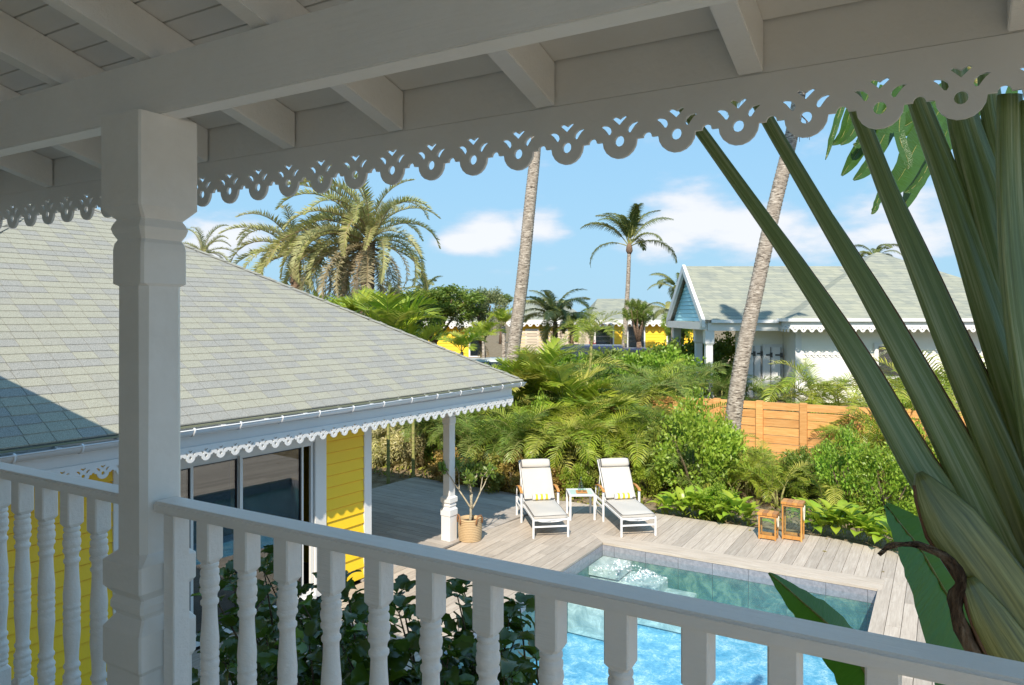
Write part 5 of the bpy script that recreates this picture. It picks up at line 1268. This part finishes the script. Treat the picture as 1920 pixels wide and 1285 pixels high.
# leaf litter and small ground cover between
b = MB(); rr = random.Random(99)
for k in range(9000):
    u_ = rr.random(); x = -9+rr.random()*19; y = 15+rr.random()*7; r_, p_ = tofr(A1, Vector((x, y, 0)))
    if p_ < interp(farA, r_)+.05 and r_ > -8.6+.071*p_-.2: continue
    rh, ph_ = tofr(A2, Vector((x, y, 0)))
    if rh < -8.5 and ph_ < 14.35: continue
    diamond(b, Vector((x, y, GZ+.01+rr.random()*.1)), rdir(rr, .4), rdir(rr, 1), .13*rr.uniform(.6, 1.3), .035, 0 if rr.random() < .6 else 1)
o = b.build('ground_cover', [M['sea'], M['dryfr']]); o['kind'] = 'stuff'; o['label'] = 'low creeping plants and dry leaves covering the soil of the bed'
# ---------------------------------------------------------------- parked cars far behind (only roofs and windows show above the hedge)
def car(x, y, z, L, w, h, mat, label, rz=0, box=False):
    t = thing('parked_car', label, 'car', (x, y, z), rz)
    pr_ = [(-L/2, .35), (-L/2+.03, .95), (-L*.44, 1.0), (-L*.38, h*.97), (-L*.3, h), (L*.12, h), (L*.2, h*.96), (L*.29, 1.02), (L*.47, .92), (L/2, .7), (L/2, .35)]
    if box: pr_ = [(-L/2, .4), (-L/2+.02, 1.1), (-L*.47, h*.98), (-L*.44, h), (L*.14, h), (L*.17, h*.97), (L*.22, 1.15), (L*.48, 1.1), (L/2, .9), (L/2, .4)]
    b = MB(); b.grid([[(a, s*(w/2-.16*max(0, (c-1)/(h-1))), c) for a, c in pr_] for s in (-1, -.6, .6, 1)], 0, False, True, True); b.build('body', mat, t, bevel=.02)
    for s in (-1, 1):
        b = MB(); yy = s*(w/2-.04)
        b.face([(-L*.4, yy+s*.03, 1.05), (L*.2, yy+s*.03, 1.05), (L*.13, yy-s*.08, h-.08), (-L*.36, yy-s*.08, h-.08)]); b.build('window', M['carglass'], t)
        for xx in (-L*.31, L*.31):
            wv = MB(); wv.grid([[(xx+.34*math.cos(a), s*(w/2-q), .34+.34*math.sin(a)) for a in [2*math.pi*j/18 for j in range(18)]] for q in (-.01, .2)], 0, True, True, True); wv.build('wheel', M['tyre'], t)
    b = MB(); b.face([(L*.235, -w*.4, 1.12), (L*.235, w*.4, 1.12), (L*.19, w*.36, h-.1), (L*.19, -w*.36, h-.1)]); b.build('windscreen', M['carglass'], t)
car(at(1085, 640, 33).x, 33, -3.29, 4.2, 1.75, 1.98, M['carblue'], 'dark blue boxy off road car with its roof showing above the hedge', R(170), True)
car(at(1196, 650, 38).x, 38, -3.29, 4.0, 1.7, 1.62, M['carblue'], 'dark car roof showing above the hedge near the foot of the slim coconut palm', R(8), False)
car(at(905, 655, 29).x, 29, -3.25, 4.1, 1.7, 1.55, M['carwhite'], 'pale car with curved roof half hidden below the small palms', R(185), False)
rf_ = thing('rail_fence', 'thin pale rail fence between the two dark cars and the hedge', 'fence', (at(1200, 650, 40).x, 40, -3.3))
for z in (1.45, 1.05): b = MB(); b.box(-3.2, 6, -.03, .03, z, z+.08); b.build('rail', M['pale'], rf_)
for x in (-3.1, -1.6, 0, 1.6, 3.2, 4.8): b = MB(); b.box(x-.06, x+.06, -.09, -.031, 0, 1.65); b.build('fence_post', M['pale'], rf_)
# ---------------------------------------------------------------- hibiscus bush below the railing
hb_ = thing('hibiscus_bush', 'dark glossy hibiscus bush growing just below the railing, seen between the balusters', 'bush', (*fr(A1, -1.9, 3.3)[:2], GZ), 0)
hbx, hby = hb_.location.x, hb_.location.y
def hib_mesh(seed):
    b = MB(); n = 7; r_ = random.Random(seed); rows = []
    b.tube([(0, 0, 0), (.02, 0, .004), (.035, 0, .004)], [.0022, .002, .0016], 4)
    for k in range(n+1):
        f = k/n; w_ = .036*math.sin(math.pi*min(1, .12+f*.88)**.75)*(1+.12*((k % 2)*2-1)) if k < n else .0006; x = .035+.098*f; z = .012*math.sin(f*3)-.02*f*f+.004
        rows.append([(x, -w_, z+.010+r_.uniform(-.003, .003)), (x, -w_*.5, z+.003), (x, 0, z), (x, w_*.5, z+.003), (x, w_, z+.010+r_.uniform(-.003, .003))])
    b.grid(rows, 0, True); return b.mesh('leaf', [M['hib']])
HM = [hib_mesh(i) for i in range(4)]
rr = random.Random(77); leaves = []; stems = MB()
def hstem(p0, p1, nlv, bend=.1):
    p0, p1 = Vector(p0), Vector(p1); mid = (p0+p1)/2+Vector((rr.uniform(-bend, bend), rr.uniform(-bend, bend), .05)); pts = [p0, mid*.5+p0*.5, mid, mid*.45+p1*.55, p1]
    stems.tube(pts, [.009, .008, .006, .005, .003], 5)
    for k in range(nlv):
        f = .2+.8*(k+.5)/nlv; x = f*4; i = min(int(x), 3); q = pts[i].lerp(pts[i+1], x-i)
        a = k*2.4+rr.uniform(-.4, .4); d = Vector((math.cos(a), math.sin(a), rr.uniform(-.45, .45))).normalized()
        leaves.append((q, d, rr.uniform(.85, 1.5)))
    for k in range(5):
        a = k*1.26+rr.random(); leaves.append((p1, Vector((math.cos(a), math.sin(a), rr.uniform(.2, 1.0))).normalized(), rr.uniform(.6, 1.0)))
ends = [(400, 1115, 3.9), (430, 1085, 4.1), (496, 1075, 3.6), (520, 1040, 4.4), (560, 1120, 3.4), (610, 1098, 3.6), (640, 1095, 3.9), (655, 1130, 3.3), (700, 1190, 3.0), (752, 1118, 3.3), (748, 1150, 3.0), (800, 1190, 3.2), (858, 1120, 3.3), (868, 1105, 3.5), (905, 1180, 3.1), (955, 1160, 3.4), (975, 1140, 3.5), (940, 1215, 3.0), (450, 1180, 3.4), (500, 1200, 3.1), (420, 1240, 3.2), (580, 1210, 3.0), (640, 1210, 2.95), (700, 1240, 2.9), (770, 1230, 2.95), (840, 1235, 2.95), (900, 1250, 2.9), (560, 1160, 3.5), (600, 1150, 3.7), (470, 1130, 3.8), (520, 1150, 3.8), (860, 1190, 3.4), (920, 1230, 3.3), (380, 1270, 3.3), (480, 1275, 3.0), (620, 1270, 2.9), (800, 1275, 2.9), (960, 1270, 3.0), (540, 1250, 2.95), (670, 1170, 3.4)]
for px, py, d in ends:
    w_ = at(px, py, d); e = w_-hb_.location; base = Vector((e.x*.75+rr.uniform(-.1, .1), e.y*.8, max(1.2, e.z-rr.uniform(.75, 1.1))))
    hstem(base, e, 11); stems.tube([(e.x*.2, e.y*.2, 0), (base.x*.7, base.y*.7, base.z*.5), tuple(base)], [.02, .014, .009], 5)
    for k in range(2):
        o_ = e+Vector((rr.uniform(-.22, .22), rr.uniform(-.15, .25), rr.uniform(-.35, -.1))); hstem(base, o_, 7)
stems.build('stem', M['stemb'], hb_)
def lmat(q, d, s):
    dn = (q+hb_.location); 
    y = Vector((0, 0, 1)).cross(d).normalized(); z = d.cross(y); tw = rr.uniform(-.9, .9)
    m = Matrix((d, y, z)).transposed().to_4x4() @ Matrix.Rotation(tw, 4, 'X'); return Matrix.Translation(q) @ m @ Matrix.Scale(s, 4)
def inview(q):
    w_ = q+hb_.location; px, py = 960+1380*w_.x/w_.y, 592-1380*w_.z/w_.y; return 360 < px < 1010 and 1000 < py < 1300
vl = [l for l in leaves if inview(l[0])]; ol = [l for l in leaves if not inview(l[0])]
vl.sort(key=lambda l: -l[2]/(l[0]+hb_.location).y)
for q, d, s in vl[:300]:
    o = link('leaf', rr.choice(HM), hb_); mm = lmat(q, d, s); o.location = mm.to_translation(); o.rotation_euler = mm.to_euler(); o.scale = (s,)*3
b = MB()
for q, d, s in vl[300:]+ol:
    me = rr.choice(HM); mm = lmat(q, d, s); i = len(b.v); b.v += [tuple(mm @ v.co) for v in me.vertices]
    for f in me.polygons: b.f.append(tuple(i+k for k in f.vertices)); b.m.append(0); b.sm.append(True)
o = link('leaves', b.mesh('leaves', [M['hib']]), hb_); o['kind'] = 'stuff'
# ---------------------------------------------------------------- traveller's palm at the right
tpb = at(2080, 1480, 2.05)
TP = thing('travellers_palm', "fan of thick green traveller's palm stalks filling the right edge of the view", 'palm', (tpb.x, tpb.y, GZ))
def uvtube(name, pts, rads, flat, mat, parent, n=14, vlen=1, groove=0.0, edge=None, caps=True, nrm=None):
    """closed tapering stalk with uv: u round, v along"""
    pts = [Vector(p) for p in pts]; K = len(pts); me = bpy.data.meshes.new(name); bm = bmesh.new(); uvl = bm.loops.layers.uv.new('UVMap'); rings = []
    nn = Vector(nrm) if nrm else Vector((0, -1, 0))
    for k, p in enumerate(pts):
        t = (pts[min(k+1, K-1)]-pts[max(k-1, 0)]).normalized(); b_ = (nn-t*nn.dot(t)).normalized(); s = t.cross(b_)
        r = rads[k]; ring = []
        for j in range(n):
            a = 2*math.pi*j/n; rr_ = (1-groove*max(0, math.cos(a-math.pi/2))**6)*(1+.035*math.cos(9*a+k*.1))
            ring.append(bm.verts.new(p+s*(r*math.cos(a)*rr_)+b_*(r*flat*math.sin(a)*rr_)))
        rings.append(ring)
    for k in range(K-1):
        for j in range(n):
            l = (j+1) % n; f = bm.faces.new((rings[k][j], rings[k][l], rings[k+1][l], rings[k+1][j])); f.smooth = True
            for lp, (u_, v_) in zip(f.loops, ((j/n, k/(K-1)), ((j+1)/n, k/(K-1)), ((j+1)/n, (k+1)/(K-1)), (j/n, (k+1)/(K-1)))): lp[uvl].uv = (u_*.5+.25*0, v_*vlen)
    if caps: bm.faces.new(rings[-1]); bm.faces.new(list(reversed(rings[0])))
    bmesh.ops.recalc_face_normals(bm, faces=bm.faces); bm.to_mesh(me); bm.free(); me.materials.append(mat); return link(name, me, parent)
def smooth_pts(P_, n):
    P_ = [Vector(p) for p in P_]; out = []
    for q in range(n+1):
        x = q/n*(len(P_)-1); i = min(int(x), len(P_)-2); f = x-i
        p0, p1, p2, p3 = P_[max(i-1, 0)], P_[i], P_[i+1], P_[min(i+2, len(P_)-1)]
        out.append(.5*((2*p1)+(p2-p0)*f+(2*p0-5*p1+4*p2-p3)*f*f+(3*p1-p0-3*p2+p3)*f**3))
    return out
# (px, py, half width px) from the base upwards, depth
ST = [
 ([(1985, 1330, 46), (1880, 1140, 52), (1790, 975, 44), (1715, 860, 36), (1625, 700, 29), (1545, 575, 24), (1460, 450, 19), (1385, 345, 16.5), (1318, 252, 15), (1250, 160, 14), (1180, 70, 13)], 2.62),
 ([(2000, 1290, 48), (1915, 1100, 52), (1850, 960, 46), (1775, 810, 38), (1700, 670, 31), (1630, 545, 25), (1560, 430, 20), (1495, 320, 17.5), (1445, 235, 16.5), (1395, 145, 15), (1340, 40, 14)], 2.68),
 ([(2020, 1250, 48), (1960, 1060, 52), (1900, 900, 48), (1830, 740, 40), (1768, 600, 33), (1718, 480, 27), (1670, 370, 22), (1635, 280, 20), (1607, 205, 19), (1575, 110, 17), (1545, 0, 15)], 2.74),
 ([(2040, 1200, 50), (1995, 1000, 54), (1945, 830, 52), (1892, 670, 47), (1848, 540, 40), (1810, 430, 33), (1770, 320, 28), (1740, 240, 25), (1718, 180, 22), (1695, 100, 20), (1675, 0, 18)], 2.80),
 ([(2060, 1150, 52), (2010, 950, 56), (1960, 760, 58), (1915, 600, 54), (1880, 480, 49), (1850, 370, 43), (1822, 280, 37), (1800, 200, 31), (1785, 110, 26), (1775, 0, 22)], 2.86),
 ([(2070, 1100, 50), (2030, 900, 50), (1990, 700, 46), (1950, 540, 40), (1915, 420, 33), (1885, 310, 28), (1862, 220, 24), (1850, 120, 20), (1840, 0, 18)], 2.92),
]
ST2 = [([(2010, 1000, 58), (1965, 820, 52), (1930, 650, 42), (1908, 500, 36), (1898, 380, 31), (1894, 280, 28), (1893, 178, 25)], 2.5),
       ([(2060, 1000, 50), (2010, 800, 50), (1965, 620, 42), (1945, 480, 36), (1935, 350, 31), (1935, 190, 27)], 2.54),
       ([(2030, 1050, 50), (1985, 860, 40), (1945, 700, 34), (1912, 560, 26), (1890, 430, 20), (1880, 300, 17), (1876, 195, 16)], 2.95)]
def pd(px, p): return p/(.863+.505*(px-960)/1380)      # depth at which a column of the view meets the plane p of the veranda frame
def stalk(pl_, d, tip, lab=None):
    P0 = 2.42+(d-2.62)*.6
    w_ = [at(px, py, pd(px, P0)) for px, py, h_ in pl_]; loc = [q-TP.location for q in w_]; N = 22; d = pd(1700, P0)
    pts = smooth_pts([(p.x, p.y, p.z) for p in loc], N); hw = [.86*h_*d/1380 for _, _, h_ in pl_]
    rads = [hw[min(int(q/N*(len(hw)-1)), len(hw)-2)]*(1-(q/N*(len(hw)-1)) % 1 if q < N else 0)+hw[min(int(q/N*(len(hw)-1))+1, len(hw)-1)]*((q/N*(len(hw)-1)) % 1 if q < N else 1) for q in range(N+1)]
    o = uvtube('leaf_stalk', pts, rads, .5, M['petiole'], TP, 54, 1, .22)
    return o, pts, rads
tops = []
ST = [([(2085, 1640, 34), (2060, 1500, 40)]+a, d) for a, d in ST]
ST2 = [([(2085, 1640, 34), (2070, 1440, 42), (2045, 1220, 48)]+a, d) for a, d in ST2]
for pl_, d in ST:
    o, pts, rads = stalk(pl_, d, True)
    tops.append((pts[-1], (pts[-1]-pts[-2]).normalized()))
    # dry brown margin along the right side of the lower stalk
    ep = []
    for k in range(6, 16):
        tg = (pts[k+1]-pts[k-1]).normalized(); sd = tg.cross(Vector((0, -1, 0))).normalized(); sd = sd if sd.x > 0 else -sd
        ep.append(pts[k]+sd*rads[k]*.97)
    b = MB(); b.tube([(p.x+.0015*math.sin(k*2.7), p.y-.004, p.z) for k, p in enumerate(ep)], [(.005+.004*math.sin(k*1.9)**2)*(1-.5*k/12)*math.sin(math.pi*(k+.15)/(len(ep)-.7))**.6 for k in range(len(ep))], 6, flat=.7); b.build('dry_margin', M['petedge'], TP)
for pl_, d in ST2: stalk(pl_, d, True)
# swollen overlapping leaf bases at the bottom right
SH = [([(2010, 1330, 70), (1920, 1180, 64), (1845, 1065, 58), (1782, 980, 54), (1744, 925, 32), (1722, 886, 8)], 2.28), ([(1990, 1350, 60), (1905, 1235, 46), (1850, 1150, 36), (1815, 1085, 12)], 2.22)]
SH = [([(2085, 1600, 36), (2050, 1450, 50)]+a, d) for a, d in SH]
for pl_, d in SH:
    w_ = [at(px, py, pd(px, d))-TP.location for px, py, h_ in pl_]; N = 14; d = pd(1850, d); pts = smooth_pts(w_, N); hw = [h_*d/1380 for *_, h_ in pl_]
    rads = [hw[min(int(q/N*(len(hw)-1)), len(hw)-2)]+(hw[min(int(q/N*(len(hw)-1))+1, len(hw)-1)]-hw[min(int(q/N*(len(hw)-1)), len(hw)-2)])*((q/N*(len(hw)-1))-min(int(q/N*(len(hw)-1)), len(hw)-2)) for q in range(N+1)]
    uvtube('leaf_base', pts, rads, .42, M['sheath'], TP, 48, .6, .15)
    ep = []
    for k in range(4, N):
        tg = (pts[k+1]-pts[k-1]).normalized(); sd = tg.cross(Vector((0, -1, 0))).normalized(); sd = sd if sd.x < 0 else -sd
        ep.append(pts[k]+sd*rads[k]*.985)
    b = MB(); b.tube([(p.x, p.y-.003, p.z) for p in ep], [.0035+.0025*math.sin(k*1.3)**2 for k in range(len(ep))], 6); b.build('dry_margin', M['petedge'], TP)
b = MB(); q0 = at(2085, 1560, 1.95)-TP.location; b.tube([(0, 0, 0), (0, 0, 1.5), tuple(q0)], [.16, .17, .3], 16, flat=.6); b.build('trunk', M['barkd'], TP)
# banana type blades
def blade(name, P_, wid, parent, mat=None, fold=.35, torn=0, seed=1, nrm=(0, -1, .2), strips=None, rib=.008, N=26):
    """blade along the points P_, half widths wid (list) either side of a midrib, folded up by fold; torn>0 splits it into hanging strips"""
    r_ = random.Random(seed); pts = smooth_pts(P_, N); me = bpy.data.meshes.new(name); bm = bmesh.new(); uvl = bm.loops.layers.uv.new('UVMap'); nn = Vector(nrm).normalized()
    W_ = lambda q: wid[min(int(q*(len(wid)-1)), len(wid)-2)]*(1-((q*(len(wid)-1)) % 1))+wid[min(int(q*(len(wid)-1))+1, len(wid)-1)]*((q*(len(wid)-1)) % 1) if q < 1 else wid[-1]
    for side in (-1, 1):
        prev = None; cut = 0
        for k in range(N+1):
            t = (pts[min(k+1, N)]-pts[max(k-1, 0)]).normalized(); s = t.cross(nn).normalized()*side; up = s.cross(t)*side
            w_ = W_(k/N)*(1+.05*r_.uniform(-1, 1)); row = []
            for j in range(5):
                f = j/4; row.append(bm.verts.new(pts[k]+s*w_*f*math.cos(fold*f)+nn*(w_*fold*f)+nn*(.003*math.sin(k*2.2+j))))
            if prev and not (torn and r_.random() < torn):
                for j in range(4):
                    f = bm.faces.new((prev[j], prev[j+1], row[j+1], row[j])); f.smooth = True
                    for lp, (u_, v_) in zip(f.loops, ((j/4, (k-1)/N), ((j+1)/4, (k-1)/N), ((j+1)/4, k/N), (j/4, k/N))): lp[uvl].uv = (u_, v_)
            prev = row
    bm.to_mesh(me); bm.free(); me.materials.append(mat or M['banana']); o = link(name, me, parent)
    b = MB(); b.tube(pts, [rib*(1-.7*k/N) for k in range(N+1)], 6); b.build('midrib', M['cane'], o); return o
def L(px, py, d): q = at(px, py, d)-TP.location; return (q.x, q.y, q.z)
blade('leaf_blade', [L(1880, 1330, 2.5), L(1828, 1200, 2.52), L(1772, 1110, 2.54), L(1725, 1030, 2.56), L(1690, 985, 2.58), L(1660, 946, 2.6)], [.30, .29, .2, .125, .07, .01], TP, fold=.18, seed=4, nrm=(.45, -1, .1))
blade('leaf_blade', [L(1700, 1420, 2.6), L(1640, 1290, 2.66), L(1570, 1190, 2.72), L(1500, 1125, 2.76), L(1442, 1074, 2.8)], [.12, .13, .105, .06, .004], TP, fold=-.25, seed=6, nrm=(.5, -.8, .35))
# torn drooping leaf behind the stalks at the top
HL = thing('banana_leaf_cluster', 'torn dark banana type leaves hanging behind the stalks at the top right', 'palm leaf', (at(1720, 100, 3.6).x, 3.6, GZ))
def L2(px, py, d): q = at(px, py, d)-HL.location; return (q.x, q.y, q.z)
def strip(pts, w0, seed):
    return blade('leaf_strip', [L2(*p) for p in pts], [w0*.6, w0, w0*.95, w0*.8, w0*.12], HL, mat=M['banana_shade'], fold=.15, seed=seed, nrm=(.1, -1, -.1), rib=.0018, N=12)
for k, (pts, w0) in enumerate([([(1600, 150, 3.5), (1578, 200, 3.5), (1562, 250, 3.5), (1548, 300, 3.5)], .018), ([(1620, 150, 3.52), (1596, 205, 3.52), (1580, 255, 3.52), (1558, 272, 3.52)], .03), ([(1640, 150, 3.5), (1618, 200, 3.5), (1598, 250, 3.5), (1576, 272, 3.5)], .03), ([(1655, 160, 3.5), (1640, 220, 3.5), (1612, 268, 3.5), (1600, 270, 3.5)], .026),
    ([(1690, 170, 3.55), (1640, 230, 3.55), (1605, 290, 3.55), (1578, 330, 3.55)], .04), ([(1700, 180, 3.5), (1660, 250, 3.5), (1630, 310, 3.5), (1600, 338, 3.5)], .04), ([(1740, 150, 3.6), (1690, 200, 3.6), (1650, 260, 3.6), (1640, 300, 3.6)], .05), ([(1690, 200, 3.4), (1686, 255, 3.4), (1702, 300, 3.4), (1702, 318, 3.4)], .028),
    ([(1760, 210, 3.6), (1720, 270, 3.6), (1690, 330, 3.6), (1650, 378, 3.6)], .07), ([(1780, 230, 3.7), (1740, 300, 3.7), (1712, 350, 3.7), (1690, 400, 3.7)], .05), ([(1750, 290, 3.5), (1730, 330, 3.5), (1712, 352, 3.5), (1695, 362, 3.5)], .02), ([(1780, 160, 3.6), (1745, 200, 3.6), (1700, 235, 3.6), (1655, 250, 3.6)], .06), ([(1660, 340, 3.55), (1648, 370, 3.55), (1640, 392, 3.55), (1634, 402, 3.55)], .018), ([(1840, 120, 3.7), (1800, 190, 3.7), (1770, 260, 3.7), (1760, 300, 3.7)], .07), ([(1900, 160, 3.7), (1880, 240, 3.7), (1868, 330, 3.7), (1862, 400, 3.7)], .045), ([(1880, 80, 3.8), (1850, 150, 3.8), (1800, 220, 3.8), (1745, 262, 3.8)], .08), ([(1720, 120, 3.65), (1680, 170, 3.65), (1640, 205, 3.65), (1600, 215, 3.65)], .06)]): strip(pts, w0, k+20)
b = MB(); b.tube([L2(2060, 1200, 3.9), L2(1930, 560, 3.85), L2(1880, 300, 3.8), L2(1820, 130, 3.7), L2(1680, 60, 3.6)], [.045, .03, .024, .018, .01], 8); b.build('leaf_stalk', M['cane'], HL)
# dead sheath curling across the leaf
def ribbon(pts, ws, name, parent, mat):
    b = MB(); P_ = smooth_pts(pts, 22); rows = []
    for k, p in enumerate(P_):
        t = (P_[min(k+1, 22)]-P_[max(k-1, 0)]).normalized(); s = t.cross(Vector((0, -1, .2))).normalized(); f = k/22*(len(ws)-1); i = min(int(f), len(ws)-2); w_ = ws[i]+(ws[i+1]-ws[i])*(f-i)
        rows.append([p+s*w_*u_+Vector((0, -1, 0))*(w_*.8*(1-u_*u_)+.006*math.sin(k*1.7+u_*5)) for u_ in (-1, -.6, -.2, .2, .6, 1)])
    b.grid(rows, 0, True); o = b.build(name, mat, parent); m_ = o.modifiers.new('solid', 'SOLIDIFY'); m_.thickness = .004; return o
RB = lambda px, py: L(px, py, pd(px, 2.2))
ribbon([RB(1648, 1040), RB(1672, 1022), RB(1705, 1020), RB(1745, 1030), RB(1780, 1052), RB(1800, 1085), RB(1790, 1120), RB(1795, 1160), RB(1822, 1215), RB(1860, 1300)], [.002, .004, .006, .008, .011, .014, .016, .017, .019, .022], 'dead_sheath', TP, M['drysheath'])

rr = random.Random(5)
for k in range(8):
    r_ = rr.uniform(-7.4, 1.5); p_ = interp(farA, r_)-rr.uniform(.1, 1.6)**1.5*.7
    if r_ > PL-.1 and p_ < 13.1: p_ = interp(farA, r_)-rr.uniform(.05, .3)
    b = MB(); leaf_pts(b, Vector((0, 0, .004)), Vector((1, 0, .03)).normalized(), Vector((0, .05, 1)), rr.uniform(.05, .1), .018, curl=.3)
    o = b.build('fallen_leaf', M['dryfr'] if k % 3 else M['yelleaf'], loc=fr(A1, r_, p_, DZ+.004), rot=(0, 0, rr.uniform(0, 6.28)))
    o['label'] = 'small dry fallen leaf lying on the grey deck boards near the planting'; o['category'] = 'leaf'; o['group'] = 'fallen leaves on the deck'
